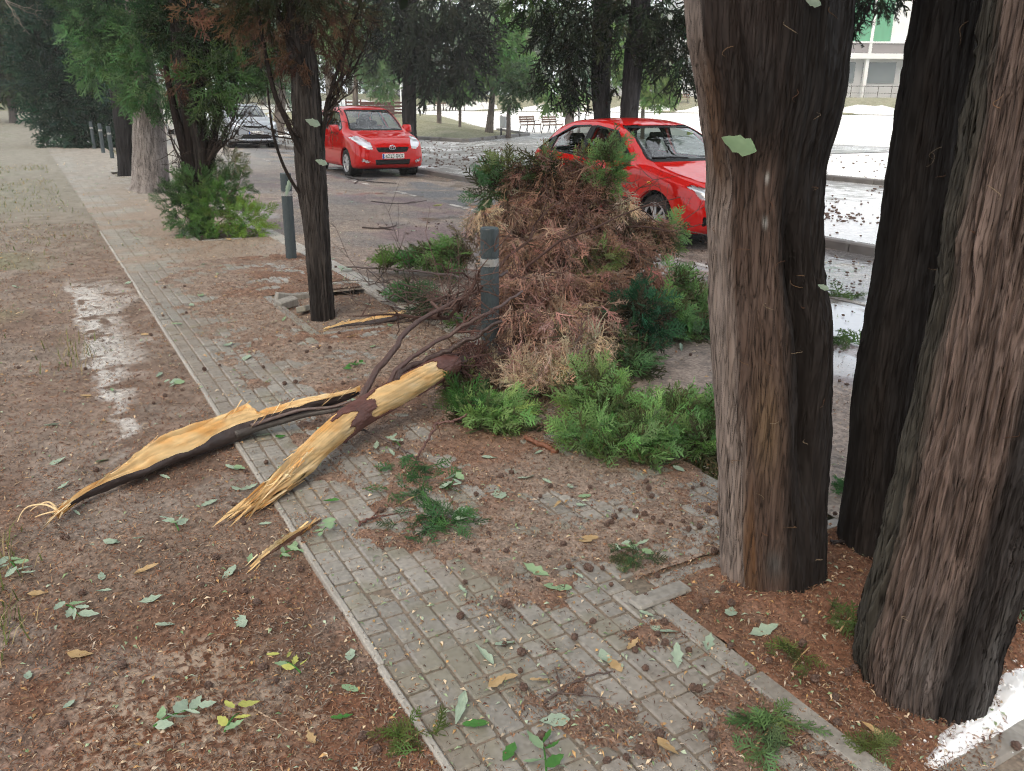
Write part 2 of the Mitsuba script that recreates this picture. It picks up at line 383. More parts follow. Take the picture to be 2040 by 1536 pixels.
mx_, my_ = np.meshgrid(np.linspace(.735, 2.5, 130), np.r_[np.linspace(1.0, 5.5, 330)[:-1], np.linspace(5.5, 9.2, 160)])
mz_ = -.013 + .019 * sst(.42, .95, litter_cover(mx_, my_)) + .010 * (meshkit.fbm(np.stack([mx_ * 45, my_ * 45, mx_ * 0], -1), 2, 8) - .5)
mf_ = grid_faces(*mx_.shape); ip = np.any([(mx_ > a - .076) & (mx_ < b) & (my_ > c - .07) & (my_ < d + .07) for a, b, c, d in PITS], axis=0).reshape(-1); mf_ = mf_[~ip[mf_].any(1) & (mz_.reshape(-1)[mf_] > -.009).any(1)]
labels[put(struct('litter_bed'), (np.stack([mx_, my_, mz_], -1).reshape(-1, 3), mf_), 'litter_bed', smooth=True)] = {'kind': 'stuff', 'label': 'bed of pinkish brown needle litter covering the pavers', 'category': 'litter'}
rng = np.random.default_rng(5)
cell, items = .0815, []
for i in range(22):
    x0 = .7085 + i * cell
    y = .45 + (rng.uniform(0, cell) if i > 0 else 0)
    while y < 9.0 - .17:
        L = cell if (i == 0 or rng.uniform() < .55) else 2 * cell
        cx, cy = x0 + cell / 2, y + L / 2
        if x0 + cell < 2.505 and not any(x0 + cell > a - .074 and x0 < b and y + L > c - .072 and y < d + .072 for a, b, c, d in PITS):
            v = np.array([cx, cy, 0]) - EYE; zc = v @ FW
            u_, w_ = 1020 + F * (v @ RT) / zc, 768 - F * (v @ UP) / zc
            if zc > .3 and -60 < u_ < 2100 and -60 < w_ < 1600: items.append((zc, cx, cy, L))
        y += L


def sett_mesh(L):
    return box(-cell / 2 + .004, cell / 2 - .004, -L / 2 + .004, L / 2 - .004, -.05, 0, .006)


items.sort(); one, two = mikit.ply(sett_mesh(cell), 'mat_sett'), mikit.ply(sett_mesh(2 * cell), 'mat_sett')
rest = MB()
for k, (zc, cx, cy, L) in enumerate(items):
    sink = rng.normal(0, .0022); a, b, c = rng.normal(0, .9, 3)
    if k < 298:
        m = T().translate([cx, cy, sink]).rotate([1, 0, 0], a).rotate([0, 1, 0], b).rotate([0, 0, 1], c * .8)
        part(pave, 'paver', one if L < .1 else two, None, xf=m)
    else:
        v, f = sett_mesh(L); v = rotz(v, c * .8) + np.array([cx, cy, sink]); v[:, 2] += (v[:, 0] - cx) * math.radians(b) + (v[:, 1] - cy) * math.radians(a)
        rest.add(v, f)
put(pave + '__far_pavers', rest.mesh(), 'sett', kind='stuff')
kp = mikit.ply(box(-.011, .011, -.496, .496, -.10, .004, .005), 'mat_kerb_stone')
for k in range(12): part(pave, 'edging_stone', kp, None, xf=T().translate([.698, .5 + k, rng.normal(0, .003)]).rotate([0, 0, 1], rng.normal(0, .25)))
ep = mikit.ply(box(-.1, .1, -.494, .494, -.14, 0, .012), 'mat_kerb_stone')
for k in range(24):
    y = -.6 + k
    if not 0 < y < 2.5: part(pave, 'kerbstone', ep, None, xf=T().translate([2.6, y, rng.normal(.004, .003)]))
b1 = mikit.ply(box(-.04, .04, -.245, .245, -.14, .003, .01), 'mat_sett'); b2 = mikit.ply(box(-.24, .24, -.035, .035, -.14, -.002, .01), 'mat_sett')
for q, (a, b, c, d) in enumerate(PITS[:4]):
    for k in range(int(round((d - c) / .5))): part(pave, 'pit_stone', b1, None, xf=T().translate([a - .0395, c + .25 + .5 * k, rng.normal(.003, .003)]).rotate([0, 0, 1], rng.normal(0, .8)))
    for k in range(max(1, int((b - a - .3) / .5))):
        part(pave, 'pit_stone', b2, None, xf=T().translate([a + .26 + .5 * k, d + .036, rng.normal(.003, .003)]))
        part(pave, 'pit_stone', b2, None, xf=T().translate([a + .26 + .5 * k, c - .036, rng.normal(.003, .003)]))
for q, (a, b, c, d) in enumerate(PITS):
    xs, ys = np.linspace(a - .01, b + .01, 60), np.linspace(c - .01, d + .01, 60)
    hump = (lambda X, Y: .055 * np.exp(-((X - 2.05) ** 2 + (Y - 1.5) ** 2) / .16)) if q == 0 else (lambda X, Y, a=a, b=b, c=c, d=d: .05 * np.exp(-((X - (a + b) / 2) ** 2 + (Y - (c + d) / 2) ** 2) / .09))
    sheet('tree_pit', xs, ys, 'soil', -.012 if q == 0 else -.045, .035, 9., mound=hump)
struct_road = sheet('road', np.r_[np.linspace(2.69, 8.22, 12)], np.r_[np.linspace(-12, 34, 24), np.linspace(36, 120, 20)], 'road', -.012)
for y0, y1 in ((-3.2, -2.1), (-.6, .5), (1.9, 3.0), (4.1, 5.2), (6.35, 7.4), (8.9, 9.9), (11.75, 12.8), (14.1, 15.2), (16.7, 17.8), (19.3, 20.4), (22, 23), (24.6, 25.6)):
    part(struct_road, 'lane_marking', box(6.03, 6.13, y0, y1, -.0095, -.0065), 'marking')
hk = struct('road_kerb'); hm = mikit.ply(box(-.08, .08, -.495, .495, -.12, .10, .02), 'mat_grey_kerb')
put(hk, box(8.22, 8.38, 30, 46, -.1, .10, .02), 'grey_kerb')
for k in range(38): part(hk, 'kerbstone', hm, None, xf=T().translate([8.30, -8 + k, 0]))
sheet('wet_walkway', np.linspace(8.37, 15.05, 12), np.linspace(-14, 20, 30), 'walk', .085)
sheet('side_walkway', np.linspace(8.37, 30, 16), np.linspace(20, 40, 20), 'walk', .08)
sheet('plaza', np.r_[np.linspace(15.2, 60, 24), np.linspace(65, 130, 14)], np.r_[np.linspace(-60, 60, 50), np.linspace(65, 130, 14)], 'plaza', .06)
pk = struct('plaza_kerb'); pm = mikit.ply(box(-.09, .09, -.495, .495, -.1, .19, .02), 'mat_grey_kerb')
put(pk, box(15.05, 15.23, -20, -8.5, -.1, .19, .02), 'grey_kerb')
for k in range(26): part(pk, 'kerbstone', pm, None, xf=T().translate([15.14, -8 + k, 0]))
# the planted island with its kerb
isl = np.array([(10.6, 64), (14.1, 39.9), (15.75, 31.6), (22.3, 37.6), (24.0, 44.0), (30.5, 66), (24, 72)], float)
pol = Polygon(isl); island = struct('grass_island')
xx, yy = np.meshgrid(np.linspace(10, 31, 60), np.linspace(31, 73, 90)); dd = np.array([pol.exterior.distance(Point(a, b)) * (1 if pol.contains(Point(a, b)) else -1) for a, b in zip(xx.ravel(), yy.ravel())]).reshape(xx.shape)
ff = grid_faces(90, 60); ff = ff[(dd.ravel()[ff] > -.1).all(1)]
put(island, (np.stack([xx, yy, .12 + .45 * sst(0, 5, dd) * sst(15, 25, yy) + zg(xx, yy)], -1).reshape(-1, 3), ff), 'lawn', smooth=True)
for i in range(4):
    p, q = isl[i], isl[i + 1]; n_ = int(np.linalg.norm(q - p) / 1.5); ang = math.degrees(math.atan2(*(q - p)[::-1])) - 90
    im = mikit.ply(box(-.1, .1, -.745, .745, -.1, .22, .02), 'mat_grey_kerb')
    for k in range(n_):
        c = p + (q - p) * (k + .5) / n_; part(island, 'kerbstone', im, None, xf=T().translate([c[0], c[1], float(zg(*c))]).rotate([0, 0, 1], ang))
# ------------------------------------------------------------------ trees
def bark_rough(p, n, uv): return N(p.x * 170, p.y * 170, p.z * 14) * .0035 + FB(p.x * 60, p.y * 60, p.z * 7, 2) * .004
def crack(p, n, uv):
    a = FB(p.x * 58 + 3, p.y * 58, p.z * 2.6, 3); b = N(p.x * 125, p.y * 125, p.z * 5.); k = .35 + .65 * N(p.x * 6, p.y * 6, p.z * 2.)
    return dr.clip(SS(.050, .008, dr.abs(a - .5)) * .62 * k + SS(.10, .0, dr.abs(b - .5)) * .38, 0, .8)
bark_relief = mikit.proc(lambda p, n, uv: bark_rough(p, n, uv) - crack(p, n, uv) * .006, eps=1.5e-3)
mat('bark', type='twosided', bsdf={'type': 'blendbsdf', 'weight': mikit.proc(crack), 'a': {'type': 'bumpmap', 'arbitrary': bark_relief, 'scale': 1.0, 'bsdf': {'type': 'principled', 'base_color': VC, 'roughness': .6, 'specular': .22}}, 'b': {'type': 'diffuse', 'reflectance': rgb(.014, .0115, .0105)}})
mat('bark_far', type='twosided', bsdf={'type': 'diffuse', 'reflectance': VC})


def survey(rows, dist, top_z=None, lean=None):
    """Axis points and radii of a trunk from its outline (py, left, right) at a horizontal distance."""
    P, R = [], []
    for py, a, b in rows:
        p = out((a + b) / 2, py, dist); P.append(p); R.append(.5 * (b - a) / F * ((p - EYE) @ FW))
    P, R = np.array(P), np.array(R)
    o = np.argsort(P[:, 2]); P, R = P[o], R[o]
    d = (P[1] - P[0]) / max(P[1][2] - P[0][2], 1e-3)
    if P[0][2] > -.12: P = np.vstack([P[0] + d * (-.12 - P[0][2]), P]); R = np.r_[R[0] * 1.04, R]
    if top_z and P[-1][2] < top_z:
        d = (P[-1] - P[-2]) / max(P[-1][2] - P[-2][2], 1e-3); d[:2] *= .5; h = top_z - P[-1][2]
        P = np.vstack([P, P[-1] + d * h * .5, P[-1] + d * h]); R = np.r_[R, R[-1] * .75, .03]
    return P, R


def trunk_mesh(P, R, na, nz, seed, flute=.05, rough=.012, kz=1.2, paint=None, cols=((.13, .10, .09), (.22, .18, .16), (.045, .038, .036)), zcut=None, groove=None, fine=1.0, foot=.16):
    z = np.linspace(P[0, 2], P[-1, 2] if zcut is None else zcut, nz)
    C = np.stack([PchipInterpolator(P[:, 2], P[:, 0])(z), PchipInterpolator(P[:, 2], P[:, 1])(z), z], -1); r = PchipInterpolator(P[:, 2], R)(z)
    face = math.atan2(*(EYE - C[0])[[1, 0]])                         # the side turned to the path
    a = np.linspace(0, 2 * np.pi, na, endpoint=False); A, Z = np.meshgrid(a, z)
    ca, sa = np.cos(A), np.sin(A)
    big = meshkit.fbm(np.stack([ca * 1.7 + seed, sa * 1.7, Z * .9], -1), 3, seed) - .5
    fl = meshkit.noise(np.stack([ca * 4.5, sa * 4.5, Z * .45 + seed], -1), seed + 3) - .5
    wob = meshkit.fbm(np.stack([ca * 3, sa * 3, Z * 2.2], -1), 2, seed + 9) - .5
    A2 = A + .25 * wob
    strip = meshkit.fbm(np.stack([np.cos(A2) * 17 * fine, np.sin(A2) * 17 * fine, Z * kz * 3.4], -1), 4, seed + 5)
    ridge = 1 - np.abs(2 * meshkit.noise(np.stack([np.cos(A2) * 11 * fine, np.sin(A2) * 11 * fine, Z * kz * 2.6], -1), seed + 6) - 1)
    fib = meshkit.noise(np.stack([np.cos(A2) * 46 * fine, np.sin(A2) * 46 * fine, Z * 13 * kz], -1), seed + 7)
    rad = r[:, None] * (1 + flute * 1.6 * big + flute * 1.3 * fl)
    base_flare = 1 + foot * np.exp(-np.maximum(Z - .0, 0) / .12) * (.7 + .9 * fl)
    rad = rad * base_flare + rough * (strip - .5) * 1.6 + rough * .9 * (ridge ** 3) - rough * .5 + rough * .35 * (fib - .5)
    if groove is not None: rad = rad + groove(A - face, Z)
    V = np.stack([C[:, 0, None] + rad * ca, C[:, 1, None] + rad * sa, Z], -1).reshape(-1, 3)
    t = np.clip((strip - .3) / .4, 0, 1)[..., None]; c0, c1, c2 = map(np.array, cols)
    col = c0 * (1 - t) + c1 * t
    dk = np.clip((meshkit.fbm(np.stack([ca * 2.3, sa * 2.3, Z * .7], -1), 3, seed + 13) - .5) * 5, 0, 1)[..., None]
    col = col * (1 - dk * .75) + c2 * dk * .75
    col = col * (.7 + .5 * fib[..., None]) * (.7 + .42 * np.clip(ridge * .6 + strip * .7, 0, 1.2)[..., None])
    if paint is not None: col = paint(col, (A - face + np.pi) % (2 * np.pi) - np.pi, Z, strip, fib)
    return (V, grid_faces(nz, na, True)[:, ::-1] if False else grid_faces(nz, na, True)), np.clip(col, .004, .9).reshape(-1, 3)


def crown(parent, clumps, temps, size, cover, color, g, part_name='crown', out_w=1.0, bias=(0, 0, -.25), inner=2.6, bsdf='leafy', label=None, jit=.12, mb=None):
    """Foliage clumps (px, py, horizontal distance, half width px, half height px[, colour])."""
    own = mb is None; mb = MB() if own else mb
    for cl in clumps:
        px, py, d, a, b = cl[:5]; c = out(px, py, d); dep = (c - EYE) @ FW; ra, rb = a / F * dep, b / F * dep; rad = np.array([ra, ra, rb])
        n = int(cover * 4 * math.pi * ra * max(rb, .6 * ra) / (size * size * .3)) + 6
        p, o = ball(g, n, c, rad, inner)
        dr_ = o * out_w + np.array(bias) + g.normal(0, .35, (n, 3))
        scatter(mb, temps, p, dr_, size * g.uniform(.65, 1.25, n), tint(g, n, cl[5] if len(cl) > 5 else color), g, jit=jit)
    if own: part(parent, part_name, mb.mesh(), bsdf, color=mb.col(), kind='stuff', label=label)
    return mb


def canopy(parent, P, z0, z1, rad, n, size, color, g, name='crown', temps=None):
    """A conifer's crown round the top of its trunk, out of the photograph's frame."""
    z = g.uniform(0, 1, n) ** 1.3 * (z1 - z0) + z0; an = g.uniform(0, 2 * np.pi, n); k = (z - z0) / (z1 - z0)
    r = rad * np.minimum(1, .55 + 2 * k) * (1 - k) ** .6 * g.uniform(.25, 1, n) ** .6 * (.75 + .5 * meshkit.noise(np.stack([np.cos(an) * 2, np.sin(an) * 2, z], -1), 4))
    c = np.stack([np.interp(z, P[:, 2], P[:, 0]), np.interp(z, P[:, 2], P[:, 1]), z], -1); o = np.stack([np.cos(an), np.sin(an), z * 0], -1)
    mb = MB(); scatter(mb, temps or LOW, c + o * r[:, None], o + np.array([0, 0, .3]) + g.normal(0, .4, (n, 3)), size * g.uniform(.7, 1.3, n), tint(g, n, color), g)
    part(parent, name, mb.mesh(), 'leafy', color=mb.col(), kind='stuff')


gt = np.random.default_rng(11)
lerp = lambda a, b, t: a * (1 - t) + np.asarray(b) * t


# the big fluted trunk: grey bark on the path side, brown middle, a hollow fold, wet black flank
def fold1(A, Z):                                                     # A grows anticlockwise; from the path the right side is negative... positive is right
    A = (A + np.pi) % (2 * np.pi) - np.pi
    c = .62 + .10 * np.sin(Z * 3.1)
    w = np.exp(-((A - c) / .15) ** 2) * sst(.25, .6, Z) * sst(1.45, 1.1, Z)
    lip = np.exp(-((A - c - .38) / .2) ** 2) * sst(.5, .9, Z) * sst(1.35, 1.0, Z)
    knob = np.exp(-((A + .05) / .35) ** 2 - ((Z - 1.55) / .2) ** 2)
    notch = np.exp(-((A + .75) / .22) ** 2 - ((Z - 1.36) / .07) ** 2)
    seam = np.exp(-((A + .38 - .1 * np.sin(Z * 5)) / .07) ** 2) * sst(.9, 1.2, Z)
    return -.075 * w + .014 * lip + .02 * knob - .03 * notch - .025 * seam


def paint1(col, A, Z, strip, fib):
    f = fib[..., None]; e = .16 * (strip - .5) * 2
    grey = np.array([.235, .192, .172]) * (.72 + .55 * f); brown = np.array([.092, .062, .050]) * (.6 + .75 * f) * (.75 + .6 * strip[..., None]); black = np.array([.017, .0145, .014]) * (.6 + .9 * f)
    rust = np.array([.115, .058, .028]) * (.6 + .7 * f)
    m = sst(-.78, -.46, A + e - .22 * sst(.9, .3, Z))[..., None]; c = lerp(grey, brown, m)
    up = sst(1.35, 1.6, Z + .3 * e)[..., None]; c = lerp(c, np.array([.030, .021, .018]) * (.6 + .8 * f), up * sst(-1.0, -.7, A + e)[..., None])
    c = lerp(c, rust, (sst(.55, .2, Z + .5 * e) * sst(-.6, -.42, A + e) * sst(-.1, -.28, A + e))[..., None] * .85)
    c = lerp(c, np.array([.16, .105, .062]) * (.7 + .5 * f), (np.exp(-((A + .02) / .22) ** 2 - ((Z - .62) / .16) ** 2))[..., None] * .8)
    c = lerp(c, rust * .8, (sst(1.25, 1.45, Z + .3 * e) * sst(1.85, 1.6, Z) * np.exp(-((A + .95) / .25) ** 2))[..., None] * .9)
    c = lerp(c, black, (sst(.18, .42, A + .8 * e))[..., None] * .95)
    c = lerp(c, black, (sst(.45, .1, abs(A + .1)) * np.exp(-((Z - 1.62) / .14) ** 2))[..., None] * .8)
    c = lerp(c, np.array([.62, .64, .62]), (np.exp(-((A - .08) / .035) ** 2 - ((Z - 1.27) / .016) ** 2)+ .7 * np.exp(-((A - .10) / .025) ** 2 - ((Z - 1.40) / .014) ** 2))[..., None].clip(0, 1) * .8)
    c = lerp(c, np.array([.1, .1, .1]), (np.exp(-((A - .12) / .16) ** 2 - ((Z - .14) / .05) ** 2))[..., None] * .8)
    return lerp(c, black * 1.2, sst(2.2, 1.7, abs(A)*0 + 3.0)[..., None] * 0) if False else c


ROWS1 = [(1205, 1440, 1645), (1000, 1435, 1640), (820, 1429, 1648), (650, 1419, 1650), (500, 1416, 1634), (350, 1413, 1636), (200, 1398, 1672), (100, 1381, 1682), (0, 1370, 1690), (-120, 1362, 1680)]
t1 = thing('cypress_tree', 'thick fluted cypress trunk, grey on its left side, black and folded on its right', 'tree')
P1, R1 = survey(ROWS1, 2.78, 9.0)
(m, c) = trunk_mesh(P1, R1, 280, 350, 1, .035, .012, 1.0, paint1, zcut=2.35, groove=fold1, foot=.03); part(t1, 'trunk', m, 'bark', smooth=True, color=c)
(m, c) = trunk_mesh(P1[P1[:, 2] > 1.9], R1[P1[:, 2] > 1.9], 40, 60, 1, .035, .01); part(t1, 'upper_trunk', m, 'bark_far', smooth=True, color=c)


def paint2(col, A, Z, strip, fib):
    f = fib[..., None]
    b = np.array([.016, .0138, .0135]) * (.5 + 1.0 * f); g_ = np.array([.045, .036, .032]) * (.6 + .7 * f)
    return lerp(b, g_, (np.exp(-((A + .45 + .2 * (strip - .5)) / .3) ** 2))[..., None] * .8)


ROWS2 = [(1140, 1674, 1872), (940, 1694, 1888), (710, 1717, 1912), (528, 1751, 1945), (300, 1781, 1978), (0, 1827, 2028), (-120, 1845, 2046)]
t2 = thing('cypress_tree', 'dark almost black leaning cypress trunk standing behind the other two at the right edge', 'tree')
P2, R2 = survey(ROWS2, 3.22, 8.5)
(m, c) = trunk_mesh(P2, R2, 220, 300, 2, .04, .012, 1.0, paint2, zcut=2.5, foot=.05); part(t2, 'trunk', m, 'bark', smooth=True, color=c)
(m, c) = trunk_mesh(P2[P2[:, 2] > 1.9], R2[P2[:, 2] > 1.9], 40, 60, 2, .04, .01); part(t2, 'upper_trunk', m, 'bark_far', smooth=True, color=c)


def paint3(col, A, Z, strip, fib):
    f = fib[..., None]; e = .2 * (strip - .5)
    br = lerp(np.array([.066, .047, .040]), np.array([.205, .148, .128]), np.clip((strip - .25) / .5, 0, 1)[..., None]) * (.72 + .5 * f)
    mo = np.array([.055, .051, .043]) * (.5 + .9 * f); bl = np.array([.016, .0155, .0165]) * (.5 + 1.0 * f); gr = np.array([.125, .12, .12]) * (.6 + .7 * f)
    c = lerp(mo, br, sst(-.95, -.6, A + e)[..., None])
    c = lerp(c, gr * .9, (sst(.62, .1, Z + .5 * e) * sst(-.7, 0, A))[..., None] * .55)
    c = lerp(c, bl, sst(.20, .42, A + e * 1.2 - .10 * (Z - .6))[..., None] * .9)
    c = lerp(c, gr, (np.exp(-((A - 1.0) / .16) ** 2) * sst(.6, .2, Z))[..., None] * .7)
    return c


ROWS3 = [(1405, 1728, 1945), (1300, 1718, 1972), (1050, 1780, 2045), (792, 1838, 2112), (573, 1880, 2152), (437, 1900, 2172), (300, 1927, 2195), (0, 1985, 2250), (-150, 2010, 2270)]
t3 = thing('cypress_tree', 'leaning reddish brown trunk with long stringy bark ridges in the lower right corner', 'tree')
P3, R3 = survey(ROWS3, 2.36, 9.0)
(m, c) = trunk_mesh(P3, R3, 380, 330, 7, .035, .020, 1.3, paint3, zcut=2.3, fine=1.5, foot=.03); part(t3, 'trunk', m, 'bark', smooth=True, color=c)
(m, c) = trunk_mesh(P3[P3[:, 2] > 1.85], R3[P3[:, 2] > 1.85], 40, 60, 3, .04, .01); part(t3, 'upper_trunk', m, 'bark_far', smooth=True, color=c)
DG = (.040, .062, .034)
for t_, P_ in ((t1, P1), (t2, P2), (t3, P3)): canopy(t_, P_, 2.75, 9.5, 1.6, 650, .55, DG, gt)
# thin loose bark strips and dead twigs caught on the near trunks
for t_, P_, R_, n_, sd in ((t1, P1, R1, 26, 3), (t2, P2, R2, 10, 4), (t3, P3, R3, 12, 5)):
    g = np.random.default_rng(sd); mb = MB()
    for k in range(n_):
        z = g.uniform(.15, 1.95); c_ = np.array([np.interp(z, P_[:, 2], P_[:, 0]), np.interp(z, P_[:, 2], P_[:, 1]), z]); fa = math.atan2(*(EYE - c_)[[1, 0]]) + g.normal(.15, .5)
        o = np.array([math.cos(fa), math.sin(fa), 0]); r_ = np.interp(z, P_[:, 2], R_); p0 = c_ + o * (r_ + .004); s_ = np.cross(o, [0, 0, 1])
        L = g.uniform(.015, .06); d_ = s_ * g.normal(0, .6) + np.array([0, 0, g.normal(0, .7)]); pts = np.array([p0 + d_ * L * q + o * (.004 + .012 * math.sin(q * 3) * g.uniform(.3, 1)) + s_ * .012 * math.sin(q * 5 + k) for q in (0, .35, .7, 1)]); pts = curve(pts, 9)
        mb.add(*tube(pts, [.0008, .0010, .0011, .0011, .001, .0009, .0007, .0005, .0003], 3, False), np.array(((.20, .12, .07), (.13, .07, .045), (.26, .20, .14))[k % 3]) * g.uniform(.6, 1.1))
    part(t_, 'bark_shreds', mb.mesh(), 'matte', color=mb.col(), kind='stuff')


def branchlets(mb, root, tips, r0, g, n=7, sag=.1, twigs=4, col=(.045, .035, .031)):
    """Thin crooked branches from a root to each tip, with side twigs."""
    for tip in tips:
        p0, p1 = np.asarray(root, float), np.asarray(tip, float); L = np.linalg.norm(p1 - p0); s = np.linspace(0, 1, n)[:, None]
        pts = p0 + (p1 - p0) * s + g.normal(0, .025 * L, (n, 3)) * np.sin(s * np.pi) ** .5 + np.array([0, 0, -sag * L]) * (s * (1 - s)) * 2
        cc = np.array(col) * g.uniform(.75, 1.3); mb.add(*tube(pts, r0 * (1 - .8 * s[:, 0]), 5, False), cc)
        for k in range(twigs):
            i = g.integers(2, n - 1); q0 = pts[i]; d_ = unit(pts[i] - pts[i - 1] + g.normal(0, .6, 3)); l = L * g.uniform(.12, .35)
            q = np.array([q0 + d_ * l * u + g.normal(0, .03 * l, 3) for u in (0, .4, .75, 1)]); q[0] = q0
            mb.add(*tube(q, r0 * .4 * np.array([1, .8, .5, .25]), 3, False), cc)
            for h in range(2):
                q1 = q[1 + h]; mb.add(*tube(np.array([q1, q1 + unit(d_ + g.normal(0, .8, 3)) * l * .4]), [r0 * .22, r0 * .1], 3, False), cc)


def put_branches(parent, root, tips, r0, seed, name='branches', **kw):
    mb = MB(); branchlets(mb, root, tips, r0, np.random.default_rng(seed), **kw)
    part(parent, name, mb.mesh(), 'bark_far', color=mb.col(), kind='stuff')


# the slim tree in the pit by the fallen log
t4 = thing('cypress_tree', 'slim dark trunk with dead brown twigs in a square earth pit by the log', 'tree')
P4, R4 = survey([(640, 622, 667), (550, 614, 660), (450, 604, 655), (350, 591, 650), (240, 584, 643), (150, 580, 634), (70, 570, 622), (0, 566, 612)], 6.55, 6.5)
(m, c) = trunk_mesh(P4, R4, 90, 260, 4, .06, .012, 1.3, cols=((.032, .027, .025), (.075, .065, .06), (.014, .012, .012)), foot=.03); part(t4, 'trunk', m, 'bark', smooth=True, color=c)
for k, (pts, r_) in enumerate([([(615, 330, 6.5), (575, 250, 6.45), (545, 180, 6.5), (520, 60, 6.6), (505, -30, 6.7)], .022), ([(608, 400, 6.5), (565, 330, 6.5), (540, 240, 6.4), (533, 175, 6.4)], .014), ([(640, 300, 6.5), (655, 200, 6.5), (690, 90, 6.6), (720, 0, 6.7)], .016), ([(612, 220, 6.5), (598, 130, 6.45), (560, 40, 6.5), (535, -30, 6.5)], .03)]):
    pp = curve([out(*q) for q in pts], 16); mb = MB(); mb.add(*tube(pp, r_ * np.linspace(1, .5, 16), 7), (.032, .027, .025)); part(t4, 'limb', mb.mesh(), 'bark_far', smooth=True, color=mb.col())
put_branches(t4, out(645, 230, 6.5), [out(x, y, 6.5 + e) for x, y, e in ((700, 40, .3), (735, 60, .2), (720, 110, .4), (690, 170, .1), (745, 20, .5), (705, 20, -.2), (760, 0, .2), (680, 215, .1), (725, 150, -.1), (700, 120, .5))], .009, 5, twigs=7)
put_branches(t4, out(605, 280, 6.5), [out(x, y, 6.4 + e) for x, y, e in ((470, 215, .1), (500, 175, -.2), (520, 130, .3), (450, 240, .2), (545, 120, .2), (560, 210, -.2))], .007, 6, twigs=8)
put_branches(t4, out(665, 150, 6.55), [out(x, y, 6.5) for x, y in ((665, 250), (680, 230), (655, 280), (672, 200), (690, 200))], .006, 7, twigs=8, col=(.11, .085, .05))
BR = (.19, .115, .078)
crown(t4, [(560, 30, 6.7, 60, 45, BR), (630, 25, 6.6, 60, 50, (.15, .10, .068)), (690, 30, 6.7, 50, 45, (.11, .085, .056)), (520, 20, 6.8, 45, 40, (.06, .075, .04)), (590, -30, 6.5, 120, 40, (.06, .07, .04)), (480, 30, 6.9, 35, 40, (.22, .135, .08)), (655, 95, 6.6, 30, 40, (.13, .085, .058)), (540, 95, 6.6, 35, 30, (.16, .10, .068)), (600, 110, 6.5, 26, 26, (.13, .075, .055))], BROWN, .17, 1.4, BR, gt, bias=(0, 0, -.5))
canopy(t4, P4, 2.6, 8, 1.6, 480, .6, DG, gt)

# the bushy many-stemmed tree behind it
t5 = thing('cypress_tree', 'many-stemmed dark tree rising out of a bright green bush beside the path', 'tree')
P5, R5 = survey([(468, 380, 412), (391, 378, 414), (310, 372, 420), (230, 360, 408), (120, 346, 398), (0, 338, 390)], 11.4, 9)
(m, c) = trunk_mesh(P5, R5, 70, 160, 5, .10, .02, .8, cols=((.022, .018, .017), (.05, .043, .04), (.012, .01, .01))); part(t5, 'trunk', m, 'bark', smooth=True, color=c)
for k, pts in enumerate([[(392, 395), (420, 300), (432, 230), (440, 120)], [(390, 390), (368, 300), (352, 240), (330, 130)], [(394, 400), (405, 320), (400, 200), (420, 60)], [(388, 385), (380, 330), (375, 260), (372, 150)]]):
    pp = curve([out(*q, 11.3) for q in pts], 14); mb = MB(); mb.add(*tube(pp, np.linspace(.075, .03, 14), 7), (.022, .018, .017)); part(t5, 'stem', mb.mesh(), 'bark_far', smooth=True, color=mb.col())
put_branches(t5, out(390, 388, 11.3), [out(x, y, 11.2) for x, y in ((322, 235), (335, 250), (345, 300), (350, 340), (338, 270), (352, 350), (440, 240), (450, 260))], .016, 8, twigs=7)
put_branches(t5, out(415, 320, 11.2), [out(x, y, 11.0) for x, y in ((510, 178), (490, 190), (470, 215), (500, 205), (455, 250), (520, 190), (480, 172))], .013, 9, twigs=9)
G5 = (.065, .11, .045)
crown(t5, [(455, 155, 11.0, 45, 40, (.085, .155, .06)), (505, 130, 11.1, 36, 35, (.08, .14, .06)), (410, 170, 11.0, 32, 50), (430, 90, 11.3, 60, 50, (.040, .062, .034)), (500, 60, 11.4, 55, 60, (.042, .055, .032)), (395, 30, 11.4, 55, 50, (.035, .05, .030)), (440, 10, 11.3, 80, 45, (.034, .048, .028)), (350, 60, 11.5, 40, 70, (.05, .075, .04)), (375, 25, 10.9, 16, 20, (.26, .14, .09)), (355, 165, 11.1, 16, 18, (.15, .09, .06)), (420, 215, 11.1, 28, 24, (.045, .07, .038)), (325, 30, 11.6, 45, 50, (.04, .075, .04))], MID, .26, 2.0, G5, gt)
canopy(t5, P5, 3.9, 10, 2.3, 520, .75, DG, gt)
bush = thing('bush', 'bright green feathery bush growing round the foot of the many-stemmed tree', 'bush')
crown(bush, [(435, 420, 11.0, 52, 46, (.15, .28, .075)), (490, 440, 11.0, 44, 32, (.22, .35, .07)), (370, 430, 11.1, 32, 36, (.08, .16, .06)), (400, 380, 11.1, 50, 40, (.075, .14, .05)), (450, 375, 11.2, 45, 30, (.08, .15, .055)), (350, 400, 11.2, 28, 32, (.06, .11, .05)), (460, 330, 11.3, 26, 16, (.15, .17, .08))], FINE, .17, 1.3, (.08, .16, .05), gt, part_name='foliage', bias=(0, 0, .35))
put_branches(bush, at(415, 470), [out(x, y, 11.1) for x, y in ((470, 320), (500, 310), (350, 380), (440, 350), (500, 400), (520, 430))], .009, 15, name='stems', twigs=5, col=(.16, .13, .08))

